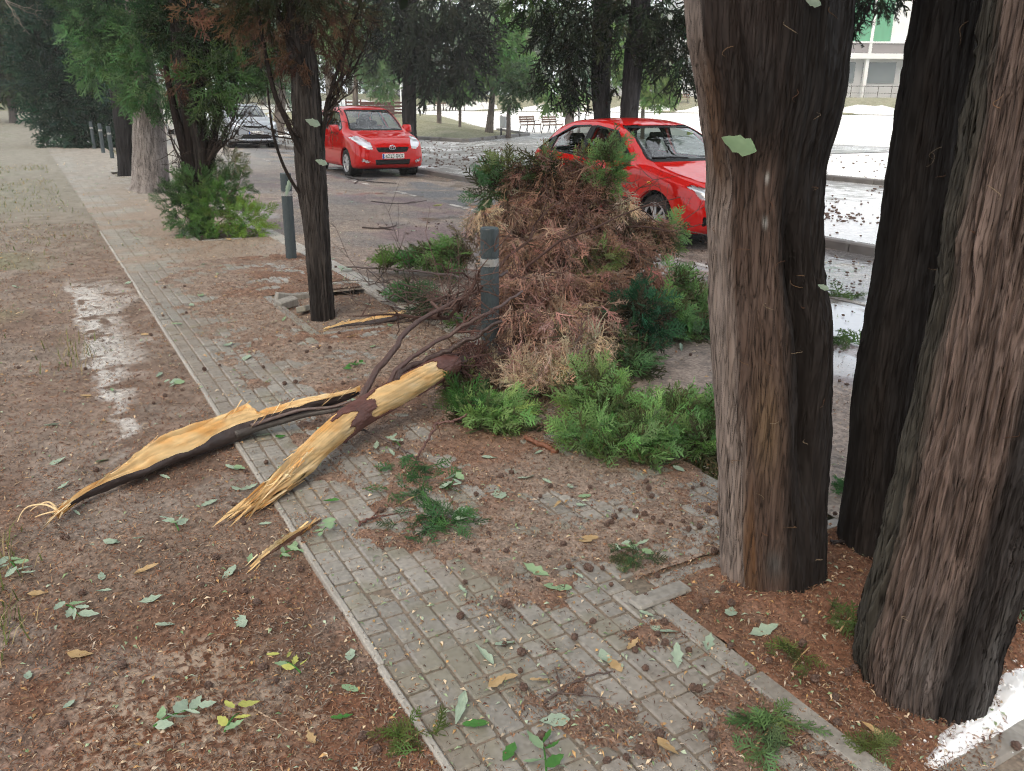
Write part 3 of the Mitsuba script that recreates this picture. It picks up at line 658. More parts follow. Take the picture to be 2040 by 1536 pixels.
# two trunks beyond, one wet black and one pale grey, under one bright crown
t6 = thing('cypress_tree', 'pale grey straight trunk by the paved path with pale fresh green hanging crown', 'tree')
P6, R6 = survey([(390, 258, 340), (372, 264, 335), (309, 266, 331), (213, 266, 320), (100, 258, 300), (0, 250, 285)], 17.4, 10)
(m, c) = trunk_mesh(P6, R6, 90, 160, 6, .05, .012, 1.0, cols=((.22, .195, .185), (.34, .31, .30), (.15, .135, .13))); part(t6, 'trunk', m, 'bark', smooth=True, color=c)
G6 = (.095, .185, .075)
crown(t6, [(300, 150, 16.6, 62, 62), (330, 190, 16.4, 36, 40, (.055, .105, .05)), (285, 80, 16.8, 60, 55), (205, 95, 17.6, 58, 60, (.14, .26, .12)), (175, 60, 17.8, 42, 48, (.15, .27, .13)), (195, 145, 17.4, 36, 28, (.13, .24, .11)), (230, 30, 17.6, 80, 50, (.05, .09, .05)), (320, 30, 16.8, 60, 50, (.045, .085, .042)), (270, 195, 16.6, 24, 20)], MID, .34, 1.7, G6, gt, bias=(0, 0, -.35))
canopy(t6, P6, 5.2, 11, 2.5, 460, .85, DG, gt)
t6b = thing('cypress_tree', 'black wet double trunk standing directly behind the pale grey trunk', 'tree')
P6b, R6b = survey([(352, 239, 269), (300, 234, 268), (172, 219, 262), (60, 205, 250), (0, 200, 245)], 21.2, 10)
(m, c) = trunk_mesh(P6b, R6b, 60, 120, 8, .08, .02, .8, cols=((.018, .0175, .02), (.034, .033, .036), (.011, .011, .012))); part(t6b, 'trunk', m, 'bark', smooth=True, color=c)
crown(t6b, [(215, 20, 21, 60, 50), (180, 10, 21.5, 60, 40)], MID, .4, 1.5, (.045, .085, .045), gt)
canopy(t6b, P6b, 6, 11, 1.9, 260, .8, DG, gt)

# big dark conifer with foliage down to the ground, and the pale one at the left edge
t7 = thing('conifer', 'big dark blue-green conifer with dense foliage down to the ground, left of the path bollards', 'tree')
G7 = (.034, .072, .050)
crown(t7, [(120, 30, 35, 80, 60), (150, 110, 35, 75, 70), (95, 90, 35.5, 65, 60), (125, 180, 35, 70, 55), (170, 180, 34.6, 50, 60), (140, 235, 35, 60, 42), (180, 250, 34.4, 42, 42), (165, 272, 34.2, 38, 22), (195, 215, 34.4, 28, 40), (80, 150, 35.5, 42, 60), (100, -60, 35.5, 110, 70), (205, 272, 34.6, 16, 22), (140, 272, 34.8, 34, 18), (115, 255, 35, 30, 22), (185, 285, 34.2, 30, 10)], MID, .72, 2.4, G7, gt, bias=(0, 0, .15))
P7 = np.array([[0, 0, 0], [0, 0, 4.0], [0, 0, 7]]) + [out(150, 280, 35.5)[0], out(150, 280, 35.5)[1], 0.]
mb = MB(); mb.add(*tube(P7, [.3, .22, .1], 10), (.05, .045, .04)); part(t7, 'trunk', mb.mesh(), 'bark_far', color=mb.col())
t8 = thing('cypress_tree', 'pale hazy tree with bare straight trunk at the far left edge', 'tree')
P8, R8 = survey([(231, 18, 33), (215, 17, 31), (185, 12, 28), (100, 8, 24)], 48, 8)
(m, c) = trunk_mesh(P8, R8, 24, 40, 9, .05, .02, .6, cols=((.13, .115, .11), (.19, .17, .165), (.09, .08, .08))); part(t8, 'trunk', m, 'bark_far', smooth=True, color=c)
crown(t8, [(15, 150, 47.5, 45, 38), (45, 110, 48, 42, 45), (0, 80, 47, 50, 55), (50, 40, 47, 50, 50), (0, 10, 47, 60, 60), (30, 170, 47.5, 32, 22)], LOW, 1.0, 2., (.07, .10, .06), gt, bias=(0, 0, -.4))
put_branches(t8, out(10, 0, 30), [out(40, 40, 30), out(60, 70, 30), out(85, 20, 30), out(100, 40, 30)], .012, 18, name='bare_twigs', twigs=4, col=(.25, .22, .19))

# across the road
t9 = thing('cypress_tree', 'dark cypress with ragged hanging crown behind the small red car', 'tree')
P9, R9 = survey([(277, 802, 830), (200, 801, 829), (150, 803, 830), (60, 806, 831), (0, 808, 832)], 36.5, 14)
(m, c) = trunk_mesh(P9, R9, 40, 120, 10, .06, .025, .5, cols=((.02, .018, .018), (.04, .037, .037), (.012, .011, .011))); part(t9, 'trunk', m, 'bark_far', smooth=True, color=c)
G9 = (.024, .032, .022)
crown(t9, [(870, 60, 36, 105, 70), (780, 45, 36, 50, 55), (765, 90, 36, 34, 40), (900, 120, 36, 70, 45), (935, 75, 36, 36, 50), (840, 110, 35.6, 40, 55), (925, 150, 36, 38, 22), (870, 0, 36, 120, 55), (770, 0, 36.5, 60, 40), (875, 150, 35.8, 26, 26), (955, 20, 36, 30, 40)], DARK, 1.15, .85, G9, gt, bias=(0, 0, -.9))
t10 = thing('cypress_tree', 'left one of the two dark trunks rising behind the roof of the nearer red car', 'tree')
P10, R10 = survey([(239, 1183, 1216), (150, 1178, 1216), (60, 1180, 1216), (0, 1182, 1216)], 18.3, 9)
(m, c) = trunk_mesh(P10, R10, 60, 140, 12, .06, .02, .8, cols=((.022, .021, .022), (.045, .043, .045), (.013, .012, .013))); part(t10, 'trunk', m, 'bark', smooth=True, color=c)
G10 = (.026, .036, .022)
crown(t10, [(1120, 60, 18, 60, 55), (1085, 20, 18, 50, 45), (1090, 90, 18, 22, 45), (1130, 130, 18, 40, 44), (1100, 165, 18.2, 30, 22), (1160, 165, 18, 26, 26), (1055, -8, 18, 55, 30, (.05, .085, .03)), (1165, 60, 17.6, 34, 60), (1190, 20, 17.5, 60, 40), (1150, 100, 17.8, 34, 44), (1135, 190, 18.3, 16, 14)], DARK, .46, .8, G10, gt, bias=(0, 0, -.9))
t11 = thing('cypress_tree', 'right one of the two dark trunks rising behind the roof of the nearer red car', 'tree')
P11, R11 = survey([(239, 1235, 1270), (160, 1240, 1277), (100, 1246, 1287), (0, 1258, 1297)], 17.8, 9)
(m, c) = trunk_mesh(P11, R11, 60, 140, 13, .06, .02, .8, cols=((.02, .019, .021), (.05, .049, .053), (.012, .012, .013))); part(t11, 'trunk', m, 'bark', smooth=True, color=c)
crown(t11, [(1330, 50, 17.6, 50, 60), (1355, 125, 17.6, 30, 34), (1330, 100, 17.7, 34, 22), (1310, 125, 17.7, 30, 12), (1375, 80, 17.5, 40, 50), (1280, 20, 17.4, 80, 42), (1225, 60, 17.5, 26, 40, (.05, .065, .035)), (1365, 160, 17.7, 16, 16), (1400, 20, 17.5, 60, 40), (1230, 175, 18.2, 9, 30), (1240, 100, 17.4, 22, 26)], DARK, .46, .8, G10, gt, bias=(0, 0, -.9))
for t_, P_ in ((t10, P10), (t11, P11)): canopy(t_, P_, 5.2, 11, 3.4, 620, .95, DG, gt)
canopy(t9, P9, 8, 15, 4, 300, 1.3, DG, gt)
# drooping sprig of the next tree, seen between the two near trunks
tb = thing('cypress_tree', 'dark drooping twigs and foliage at the top between the two nearest dark trunks', 'tree')
crown(tb, [(1740, -15, 9.0, 50, 26, (.02, .026, .02)), (1700, 10, 9.0, 26, 26, (.02, .026, .02)), (1690, 60, 9, 14, 30, (.02, .026, .02)), (1772, -5, 9.0, 26, 22, (.02, .026, .02))], DARK, .2, .9, G10, gt, bias=(0, 0, -.8))
put_branches(tb, out(1745, -30, 9.0), [out(x, y, 9.0) for x, y in ((1690, 100), (1705, 70), (1715, 50), (1740, 40), (1730, 20), (1700, 40))], .014, 21, twigs=7, col=(.03, .026, .026))
xb, yb = out(1745, -30, 9.0)[:2]
mb = MB(); mb.add(*tube(np.array([[xb + .9, yb - 1.2, 0], [xb + .7, yb - .9, 2.0], [xb, yb, 3.9], [xb - .1, yb, 5.5]]), [.2, .17, .1, .04], 12), (.05, .045, .045)); part(tb, 'trunk', mb.mesh(), 'bark_far', color=mb.col())


# light green young trees on the plaza, and the tree line in the haze
def leafy_tree(label, rows, d, clumps, color, size=.6, cover=1.5, bark=((.15, .125, .11), (.22, .19, .17), (.1, .085, .08)), group=None, name='young_tree', bias=(0, 0, -.5), top=None, temps=None):
    color = tuple(1.6 * np.array(color))
    t = thing(name, label, 'tree', group); P, R = survey(rows, d)
    P[0, 2] = min(P[0, 2], float(zg(P[0, 0], P[0, 1])) - .05)
    q = out(clumps[0][0], clumps[0][1], d); P = np.vstack([P, [P[-1] + (q - P[-1]) * [1, 1, 1]]]) if q[2] > P[-1, 2] + .2 else P; R = np.r_[R, R[-1] * .5][:len(P)]
    (m, c) = trunk_mesh(P, R, 20, 50, 17, .05, .012, .6, cols=bark); part(t, 'trunk', m, 'bark_far', smooth=True, color=c)
    crown(t, [(a, b, d, e, f) for a, b, e, f in clumps], temps or LOW, size, cover, color, gt, bias=bias, bsdf='leafy_light')
    return t


LG = (.14, .245, .09)
leafy_tree('young light green tree on the grass island just right of the dark ragged cypress', [(248, 870, 880), (200, 871, 878)], 51, [(875, 165, 32, 28), (845, 170, 22, 24), (905, 175, 24, 20)], (.07, .12, .06))
leafy_tree('thinnest young tree on the grass island, between two thicker ones', [(254, 913, 919), (205, 914, 919)], 46, [(915, 178, 24, 24), (930, 165, 22, 24)], (.065, .11, .055))
leafy_tree('leaning young tree with light green crown at the edge of the white plaza', [(268, 965, 983), (230, 971, 984), (165, 979, 989)], 43, [(1000, 90, 45, 38), (965, 120, 36, 34), (1030, 125, 32, 30), (990, 145, 40, 26), (945, 165, 24, 16), (1010, 60, 34, 26)], LG, size=.5)
leafy_tree('young tree with ivy-dark neck and short bare trunk beside the litter bin', [(276, 1008, 1018), (232, 1009, 1017)], 40, [(1016, 195, 15, 24), (1040, 165, 32, 26), (1005, 160, 26, 20), (1062, 180, 22, 14), (1050, 140, 24, 20)], (.075, .125, .06), size=.42)
leafy_tree('grey slim trunk on the white plaza, left of the two dark trunks', [(262, 1124, 1142), (205, 1129, 1144)], 38, [(1115, 195, 26, 14), (1145, 190, 22, 12), (1095, 205, 22, 12)], (.11, .185, .07), size=.5)
leafy_tree('bright light green drooping tree right of the two dark trunks', [(262, 1276, 1284), (190, 1279, 1285)], 41, [(1300, 170, 36, 26), (1275, 150, 20, 34), (1330, 185, 16, 18), (1310, 195, 30, 14), (1225, 110, 16, 50), (1330, 140, 24, 20)], (.135, .215, .075), size=.5, cover=1.6)
leafy_tree('green tree seen left of the small red car roof, behind dead twigs', [(210, 702, 714), (165, 704, 713)], 56, [(715, 115, 44, 34), (690, 80, 46, 44), (745, 100, 36, 36), (765, 160, 26, 30), (740, 60, 40, 40), (760, 120, 26, 26)], (.10, .165, .075), size=.75)
leafy_tree('grey trunk of a tree standing behind the silver car', [(262, 545, 566), (180, 548, 568)], 44, [(540, 140, 40, 34), (580, 120, 40, 34), (470, 165, 38, 28), (510, 110, 40, 40)], (.075, .105, .07), size=.7)
# ------------------------------------------------------------------ far side: tree line, building, benches
princ('white_paint', (.78, .79, .79), .5); princ('pale_grey', (.50, .51, .52), .6); princ('green_panel', mikit.proc(lambda p, n, uv: C3(.10, .36, .20) * (.85 + .25 * N(p.x * 3., p.y * 3., p.z * .4))), .5)
princ('grey_brown', (.25, .23, .235), .6); princ('window_dark', (.14, .17, .18), .15); princ('iron', (.05, .045, .042), .5); princ('bench_wood', (.20, .12, .085), .6); princ('red_fence', (.16, .07, .06), .7)
gb = np.random.default_rng(77)
tl_tm = []
for s in range(3):                                                  # three crowns for the tree line, built once, leaf colours lightened in place of mist
    g = np.random.default_rng(300 + s); mb = MB()
    for k in range(9):
        c = np.array([g.normal(0, 2.0), g.normal(0, 2.0), 5.6 + g.normal(0, 1.9)]); r = g.uniform(1.2, 2.4)
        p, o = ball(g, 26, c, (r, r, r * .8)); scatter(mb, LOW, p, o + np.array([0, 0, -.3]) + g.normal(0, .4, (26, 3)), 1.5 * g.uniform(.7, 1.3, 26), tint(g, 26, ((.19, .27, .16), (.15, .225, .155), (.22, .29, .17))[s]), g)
    cr = mikit.ply(mb.mesh(), 'mat_leafy_light', color=mb.col())
    tr = MB(); tr.add(*tube(np.array([[0, 0, -.5], [.1, 0, 2], [0, .1, 4.5], [.2, 0, 6]]), [.3, .24, .18, .08], 9), (.13, .115, .10))
    for q in range(4): tr.add(*tube(np.array([[0, 0, 2.5 + .5 * q], [g.normal(0, 1.2), g.normal(0, 1.2), 4.8 + .4 * q]]), [.12, .04], 6), (.13, .115, .10))
    tl_tm.append((mikit.ply(tr.mesh(), 'mat_bark_far', color=tr.col()), cr))
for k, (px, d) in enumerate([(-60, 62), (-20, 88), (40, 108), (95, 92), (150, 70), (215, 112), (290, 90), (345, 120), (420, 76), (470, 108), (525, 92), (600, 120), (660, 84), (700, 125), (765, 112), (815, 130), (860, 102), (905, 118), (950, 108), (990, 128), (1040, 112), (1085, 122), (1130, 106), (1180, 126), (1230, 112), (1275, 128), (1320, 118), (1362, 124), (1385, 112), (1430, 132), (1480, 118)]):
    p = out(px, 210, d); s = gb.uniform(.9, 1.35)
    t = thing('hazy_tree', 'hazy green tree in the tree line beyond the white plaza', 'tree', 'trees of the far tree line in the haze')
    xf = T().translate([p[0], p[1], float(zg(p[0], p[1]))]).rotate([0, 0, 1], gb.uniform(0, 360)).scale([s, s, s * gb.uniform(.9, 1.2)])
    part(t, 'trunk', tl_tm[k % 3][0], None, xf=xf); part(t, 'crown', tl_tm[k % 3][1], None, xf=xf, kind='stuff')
put(struct('far_plaza'), (lambda X, Y: (np.stack([X, Y, zg(X, Y) + .05], -1).reshape(-1, 3), grid_faces(*X.shape)))(*np.meshgrid(np.linspace(8.37, 15.2, 8), np.linspace(40, 130, 40))), 'plaza', smooth=True)
# a long grass bank foot: lawn strip laid over the plaza beyond 90 m
an = np.radians(np.linspace(-2, 75, 90)); rd = np.linspace(87, 122, 24); A_, R_ = np.meshgrid(an, rd)
put(struct('grass_bank'), (np.stack([R_ * np.sin(A_), R_ * np.cos(A_), zg(R_ * np.sin(A_), R_ * np.cos(A_)) + .10], -1).reshape(-1, 3), grid_faces(24, 90)[:, ::-1]), 'lawn', smooth=True)

# the long building with green and white panels
ang = YAW + math.atan((1745 - 1020) / F * math.cos(PITCH)); bx = out(1745, 193, 107); z0 = float(zg(*bx[:2])) + .35
ux = unit(np.array([RT[0], RT[1], 0])); uy = np.array([-ux[1], ux[0], 0]); BM = np.eye(4); BM[:3, 0], BM[:3, 1], BM[:3, 2], BM[:3, 3] = ux, uy, [0, 0, 1], [bx[0], bx[1], z0]
BX = T(BM.tolist())
bl = thing('building', 'long pale two-storey building with green and white upper panels beyond the grass bank', 'building')
part(bl, 'wall', box(-22, 30, 1.6, 12, -.5, 3.9), 'pale_grey', xf=BX); part(bl, 'upper_wall', box(-22, 30, .3, 12, 3.9, 12.6), 'white_paint', xf=BX)
part(bl, 'beam', box(-22, 30, .0, 1.6, 3.9, 4.45), 'white_paint', xf=BX); part(bl, 'window_band', box(-22, 30, .15, .35, 4.5, 5.5), 'grey_brown', xf=BX); part(bl, 'ledge', box(-22, 30, -.05, .3, 5.5, 5.68), 'white_paint', xf=BX)
part(bl, 'fascia', box(-22, 30, .1, .35, 10.4, 11.3), 'grey_brown', xf=BX); part(bl, 'roof', box(-23, 31, -1.2, 12.5, 11.8, 12.6), 'white_paint', xf=BX)
for a, b in ((-22, -17.6), (-13.2, -8.6), (-3.9, .75), (9.8, 14.4), (18.9, 23.5)): part(bl, 'green_panel', box(a, b, .08, .3, 5.7, 10.2), 'green_panel', xf=BX)
for x in np.arange(-20.0, 29, 4.6):
    part(bl, 'window', box(x + .3, x + 4.0, 1.45, 1.62, 1.4, 3.6), 'window_dark', xf=BX)
    part(bl, 'column', box(x + .1 - .02, x + .45, .35, .85, -.4, 3.9), 'white_paint', xf=BX)
    part(bl, 'upper_post', box(x + .1, x + .42, .02, .3, 4.45, 11.0), 'white_paint', xf=BX)
hp = thing('basketball_hoop', 'white basketball backboard on a thin post in front of the far building', 'basketball hoop')
HB = T((BM @ np.array([[1, 0, 0, .75], [0, 1, 0, -4], [0, 0, 1, -.3], [0, 0, 0, 1.]])).tolist())
part(hp, 'post', box(-.06, .06, -.06, .06, 0, 3.3), 'white_paint', xf=HB); part(hp, 'arm', box(-.05, 1.0, -.05, .05, 2.6, 2.7), 'white_paint', xf=HB); part(hp, 'backboard', box(.35, 1.5, -.1, -.06, 2.4, 3.45, .01), 'white_paint', xf=HB)
an_ = np.linspace(0, 2 * np.pi, 17); part(hp, 'rim', tube(np.stack([.92 + .22 * np.cos(an_), -.34 + .22 * np.sin(an_), 2.6 + 0 * an_], -1), .02, 6), 'red_fence', xf=HB)
rl = thing('railing', 'low dark metal railing along the foot of the far building', 'railing')
mbr = MB()
for x in np.arange(-20, 29, 1.5): mbr.add(*box(x, x + .05, -1.55, -1.5, -.4, 1.0))
part(rl, 'rails', MB().add(*box(-20, 28.5, -1.57, -1.48, .95, 1.02)).add(*box(-20, 28.5, -1.55, -1.5, .25, .3)).mesh(), 'iron', xf=BX)
for x in np.arange(-20, 29, 1.5): part(rl, 'post', box(x, x + .06, -1.5, -1.44, -.4, 1.06), 'iron', xf=BX)


def bench(label, px, py, d, turn, sc=1.0):
    p = out(px, py, d); z = float(zg(*p[:2])) + .06; b = thing('bench', label, 'bench', None)
    xf = T().translate([p[0], p[1], z]).rotate([0, 0, 1], turn).scale(sc)
    for k in range(4): part(b, 'seat_slat', box(-.9, .9, -.02 + .11 * k, .07 + .11 * k, .43, .46, .008), 'bench_wood', xf=xf)
    for k in range(3): part(b, 'back_slat', box(-.9, .9, .43 + .02 * k, .46 + .02 * k, .55 + .12 * k, .64 + .12 * k, .008), 'bench_wood', xf=xf)
    for x in (-.8, 0, .8):
        m = MB().add(*tube(np.array([[x, -.02, 0], [x, .02, .42], [x, .4, .41], [x, .5, .9]]), .022, 6)).add(*tube(np.array([[x, .52, 0], [x, .4, .42]]), .022, 6)).add(*tube(np.array([[x, .0, .42], [x, -.04, .62], [x, .4, .64]]), .016, 6)); part(b, 'leg', m.mesh(), 'iron', xf=xf)
    return b
vd = math.degrees
bench('slatted bench with iron legs on the white plaza, left of the nearer red car', 1064, 267, 48, 32)
bench('bench at the plaza edge half hidden behind the roof of the nearer red car', 1108, 266, 48, 32)
bench('far brown bench on the white plaza, left one of a pair behind the young trees', 883, 222, 88, -30, 1.15)
bench('far brown bench on the white plaza, right one of a pair behind the young trees', 907, 222, 88, -30, 1.15)
bench('distant bench under the drooping light green leaves behind the two dark trunks', 1112, 214, 92, -35, 1.2)
bench('distant bench right of the two dark trunks at the far plaza edge', 1352, 208, 94, -35, 1.2)
lb = thing('litter_bin', 'small grey litter bin on a post on the white plaza beside a young tree', 'litter bin'); p = out(1003, 262, 41.5); xf = T().translate([p[0], p[1], float(zg(*p[:2])) + .06])
part(lb, 'bin', lathe([(0, .42), (.17, .42), (.19, .95), (.17, .96), (.16, .9), (0, .9)], 16), 'white_paint', smooth=40, xf=xf); part(lb, 'post', box(-.04, .04, .2, .26, 0, 1.0), 'iron', xf=xf)
for lab, px, py, d, h in (('thin grey lamp post on the plaza, left of the two dark trunks', 1153, 262, 40, 5.5), ('white post at the far plaza edge behind the grass island', 858, 207, 86, 1.9), ('second white post at the far plaza edge, right of the first', 890, 205, 86, 1.3), ('white post by the dark cypress trunk at the far plaza edge', 799, 210, 80, 2.6)):
    p = out(px, py, d); q = thing('post', lab, 'post'); xf = T().translate([p[0], p[1], float(zg(*p[:2]))])
    part(q, 'shaft', lathe([(.075, 0), (.06, .5), (.045, h), (0, h)], 10), 'pale_grey' if d < 60 else 'white_paint', smooth=40, xf=xf)
    part(q, 'base_plate', lathe([(.16, -.1), (.16, .07), (0, .07)], 10), 'pale_grey', xf=xf)
fn = thing('fence', 'dark red brown slatted fence panels behind the small red car', 'fence'); p = out(748, 214, 60); FX = T().translate([p[0], p[1], float(zg(*p[:2])) - .1]).rotate([0, 0, 1], -20)
for k in range(7):
    part(fn, 'slat', box(-1.9, -1.0, -.02, .02, .1 + .22 * k, .22 + .22 * k), 'red_fence', xf=FX); part(fn, 'slat', box(1.25, 2.1, -.02, .02, .1 + .22 * k, .22 + .22 * k), 'red_fence', xf=FX); part(fn, 'board', box(-.95, 1.2, -.03, .03, .02 + .215 * k, .225 + .215 * k), 'red_fence', xf=FX)
for x in (-1.95, -.98, .1, 1.22, 2.12): part(fn, 'post', box(x - .05, x + .05, -.06, .06, 0, 1.68), 'red_fence', xf=FX)
hd = thing('hedge', 'grey-green hazy hedge wall at the far edge of the plaza', 'hedge'); mb = MB(); n = 700
a_ = np.radians(gb.uniform(14, 46, n)); r_ = gb.uniform(100, 103, n); pz = np.stack([r_ * np.sin(a_), r_ * np.cos(a_), 2.3 + gb.uniform(0, 2.2, n)], -1)
scatter(mb, LOW, pz, gb.normal(0, 1, (n, 3)) + [0, 0, .4], 1.3, tint(gb, n, (.06, .085, .055)), gb); part(hd, 'foliage', mb.mesh(), 'leafy', color=mb.col(), kind='stuff')
wl = thing('wall', 'low pale wall in the haze at the far plaza edge right of the dark trunks', 'wall'); p = out(1360, 205, 99)
part(wl, 'body', box(-9, 9, -.2, .2, 0, 1.2), 'pale_grey', xf=T().translate([p[0], p[1], float(zg(*p[:2])) - .1]).rotate([0, 0, 1], -vd(ang))); part(wl, 'coping', box(-9.1, 9.1, -.26, .26, 1.2, 1.32), 'white_paint', xf=T().translate([p[0], p[1], float(zg(*p[:2])) - .1]).rotate([0, 0, 1], -vd(ang)))

# ------------------------------------------------------------------ bollards
princ('bollard_paint', mikit.proc(lambda p, n, uv: MX(C3(.042, .058, .066), C3(.066, .086, .095), FB(p.x * 9, p.y * 9, p.z * 5, 3)) * (.85 + .25 * N(p.x * 150, p.y * 150, p.z * 60))), .4, specular=.5)
princ('steel_band', mikit.proc(lambda p, n, uv: MX(C3(.42, .42, .41), C3(.20, .19, .18), SS(.5, .7, FB(p.x * 30, p.y * 30, p.z * 40, 3)))), .35, metallic=.3)


def bollard(label, x, y, lean=(0, 0), group=None):
    b = thing('bollard', label, 'bollard', group); xf = T().translate([x, y, -.02]).rotate([1, 0, 0], lean[0]).rotate([0, 1, 0], lean[1])
    R = .0565
    part(b, 'post', lathe([(R, -.2), (R, .678), (R - .003, .68), (R - .003, .74), (R, .742), (R, .906), (R - .003, .912), (R - .006, .914), (0, .915)], 28), 'bollard_paint', smooth=25, xf=xf)
    part(b, 'band', lathe([(R - .004, .682), (R + .0015, .684), (R + .0015, .728), (R - .004, .73)], 28), 'steel_band', smooth=35, xf=xf)
    return b
bollard('grey bollard with pale band standing in front of the heap of brown foliage', 2.37, 4.43, (0, -.4))
bollard('grey bollard beside the road, left of the slim tree, with a leaf stuck to it', 2.33, 8.9, (0, .3))
bollard('leftmost of the three small far bollards by the dark conifer', 2.13, 33.1); bollard('middle one of the three small far bollards by the dark conifer', 2.2, 30.4); bollard('right one of the three far bollards, next to the black trunk', 2.2, 27.4)
# ------------------------------------------------------------------ cars
def paint_mat(k, base, metallic=0.0):
    if not metallic: return mat(k, type='plastic', diffuse_reflectance=rgb(*base), int_ior=1.58, nonlinear=False)
    return mat(k, type='principled', base_color=rgb(*base), roughness=.3, specular=.5, metallic=metallic, clearcoat=1.0, clearcoat_gloss=.97)
paint_mat('red_paint', (.62, .012, .010)); paint_mat('silver_paint', (.40, .43, .46), .55); paint_mat('white_car_paint', (.72, .73, .74))
mat('car_glass', type='thindielectric', specular_transmittance=rgb(.55, .60, .58))
mat('lamp_glass', type='thindielectric')
princ('black_trim', (.014, .014, .015), .5, specular=.25); princ('black_gap', (.006, .006, .006), .8); princ('tyre', (.022, .021, .021), .8); princ('cabin', (.014, .014, .015), .9, specular=.2); princ('seat_cloth', (.022, .022, .024), .95, specular=.1)
mat('rim_metal', type='principled', base_color=rgb(.62, .63, .65), roughness=.3, metallic=.8); mat('chrome', type='principled', base_color=rgb(.85, .86, .88), roughness=.12, metallic=1.0)
princ('reflector', (.75, .77, .80), .2, metallic=.6); princ('plate_white', (.80, .80, .78), .4); princ('ink', (.015, .015, .015), .5); princ('plate_blue', (.02, .07, .35), .4); princ('amber', (.8, .35, .05), .3); princ('tail_red', (.45, .01, .01), .2); princ('green_sticker', (.55, .7, .05), .5)
man = lambda m: m3.Manifold(m3.Mesh(vert_properties=np.asarray(m[0], np.float32), tri_verts=np.asarray(m[1], np.uint32)))


_solids = {}


class CarShape:
    """A car body lofted from stations behind the nose: s, then per station zb zr wr zbelt wbelt wm."""
    def __init__(c, tab, n=64):
        c.tab = np.array(tab, float); c.L = c.tab[-1, 0]; c.I = PchipInterpolator(c.tab[:, 0], c.tab[:, 1:])
        e = np.r_[0, .008, .02, .04, .065]; c.s = np.unique(np.r_[e, np.linspace(.1, c.L - .1, n), c.L - e])

    def ring(c, s, off=0.0):
        zb, zr, wr, zt, wt, wm = c.I(s); zb = zb + off; zr -= off; wr -= off; wt -= off; wm -= off
        zt = min(zt, zr - .02); zm = zb + .45 * (zt - zb); ze = max(zr - .07, zt + .3 * (zr - zt))
        k = [(0, zb), (.75 * wm, zb), (.95 * wm, zb + .035), (wm * .995, zb + .12), (wm, zm), (lerp(wm, wt, .55) + .004, lerp(zm, zt, .75)), (wt, zt), (lerp(wt, wr, .5) + .008, lerp(zt, ze, .52)), (wr + .02 * min(1, (zr - zt) / .3), ze), (wr - .05, zr - .4 * (zr - ze)), (wr * .72, zr - .014), (wr * .36, zr - .003), (0, zr)]
        k = np.array([(float(a), float(b)) for a, b in k]); t = np.r_[0, np.cumsum(np.maximum(np.linalg.norm(np.diff(k, axis=0), axis=1), 1e-4))]
        tt = np.concatenate([np.linspace(t[i], t[i + 1], 5)[:-1] for i in range(len(t) - 1)] + [[t[-1]]])
        q = PchipInterpolator(t, k)(tt); return q

    def solid(c, off=0.0, s0=0.0, s1=None, zmin=None):
        k = (c.tab.tobytes(), off, s0, s1, zmin)
        if k not in _solids: _solids[k] = c._solid(off, s0, s1, zmin)
        return _solids[k]

    def _solid(c, off, s0, s1, zmin):
        s1 = c.L if s1 is None else s1
        S = [s for s in c.s if s0 + off <= s <= s1 - off]; S = np.r_[s0 + off, [s for s in S if s0 + off + .004 < s < s1 - off - .004], s1 - off]
        R = []
        for s in S:
            q = c.ring(s, off)
            if zmin is not None: q[:, 1] = np.maximum(q[:, 1], zmin)
            full = np.vstack([q, (q * [-1, 1])[-2:0:-1]]); R.append(np.c_[full[:, 0], np.full(len(full), -s), full[:, 1]])
        R = np.array(R); n, m = R.shape[:2]; V = R.reshape(-1, 3); f = grid_faces(n, m, True); f = np.vstack([f[:, [0, 1, 2]], f[:, [0, 2, 3]]])
        k = np.arange(m); c0, c1 = R[0].mean(0), R[-1].mean(0); V = np.vstack([V, c0, c1])
        f = np.vstack([f, np.stack([k * 0 + n * m, (k + 1) % m, k], 1), np.stack([k * 0 + n * m + 1, (n - 1) * m + k, (n - 1) * m + (k + 1) % m], 1)])
        M = man((V, f))
        return M if M.volume() > 0 else man((V, f[:, ::-1]))


def prism_x(pts, x0=-2, x1=2):
    """A side-view outline (s behind the nose, z) across the car."""
    cs = m3.CrossSection([[(-a, b) for a, b in pts]], m3.FillRule.NonZero)
    M = m3.Manifold.extrude(cs, x1 - x0)                            # (y, z) in xy, along z
    return M.transform(np.array([[0, 0, 1, x0], [1, 0, 0, 0], [0, 1, 0, 0]], float))


def prism_y(pts, s0, s1):
    """A front-view outline (x, z) from s0 to s1 behind the nose."""
    cs = m3.CrossSection([list(map(tuple, pts))], m3.FillRule.NonZero)
    M = m3.Manifold.extrude(cs, s1 - s0)
    return M.transform(np.array([[1, 0, 0, 0], [0, 0, 1, -s1], [0, 1, 0, 0]], float))


def prism_z(pts, z0, z1):
    cs = m3.CrossSection([[(a, -b) for a, b in pts]], m3.FillRule.NonZero)
    return m3.Manifold.extrude(cs, z1 - z0).translate((0, 0, z0))


def mirror_x(pts): return [(-a, b) for a, b in pts]
def smooth_poly(pts, r=.03): return list(Polygon(pts).buffer(-r).buffer(2 * r).buffer(-r).exterior.coords)[:-1]
def line_poly(pts, w=.008): return list(LineString(pts).buffer(w / 2, cap_style='flat').exterior.coords)[:-1]


def cyl_x(s, z, r, x0, x1, n=48):
    M = m3.Manifold.cylinder(x1 - x0, r, r, n).rotate((0, 90, 0)); return M.translate((x0, -s, z))


def patch(outer, inner, prism): return (outer - inner) ^ prism


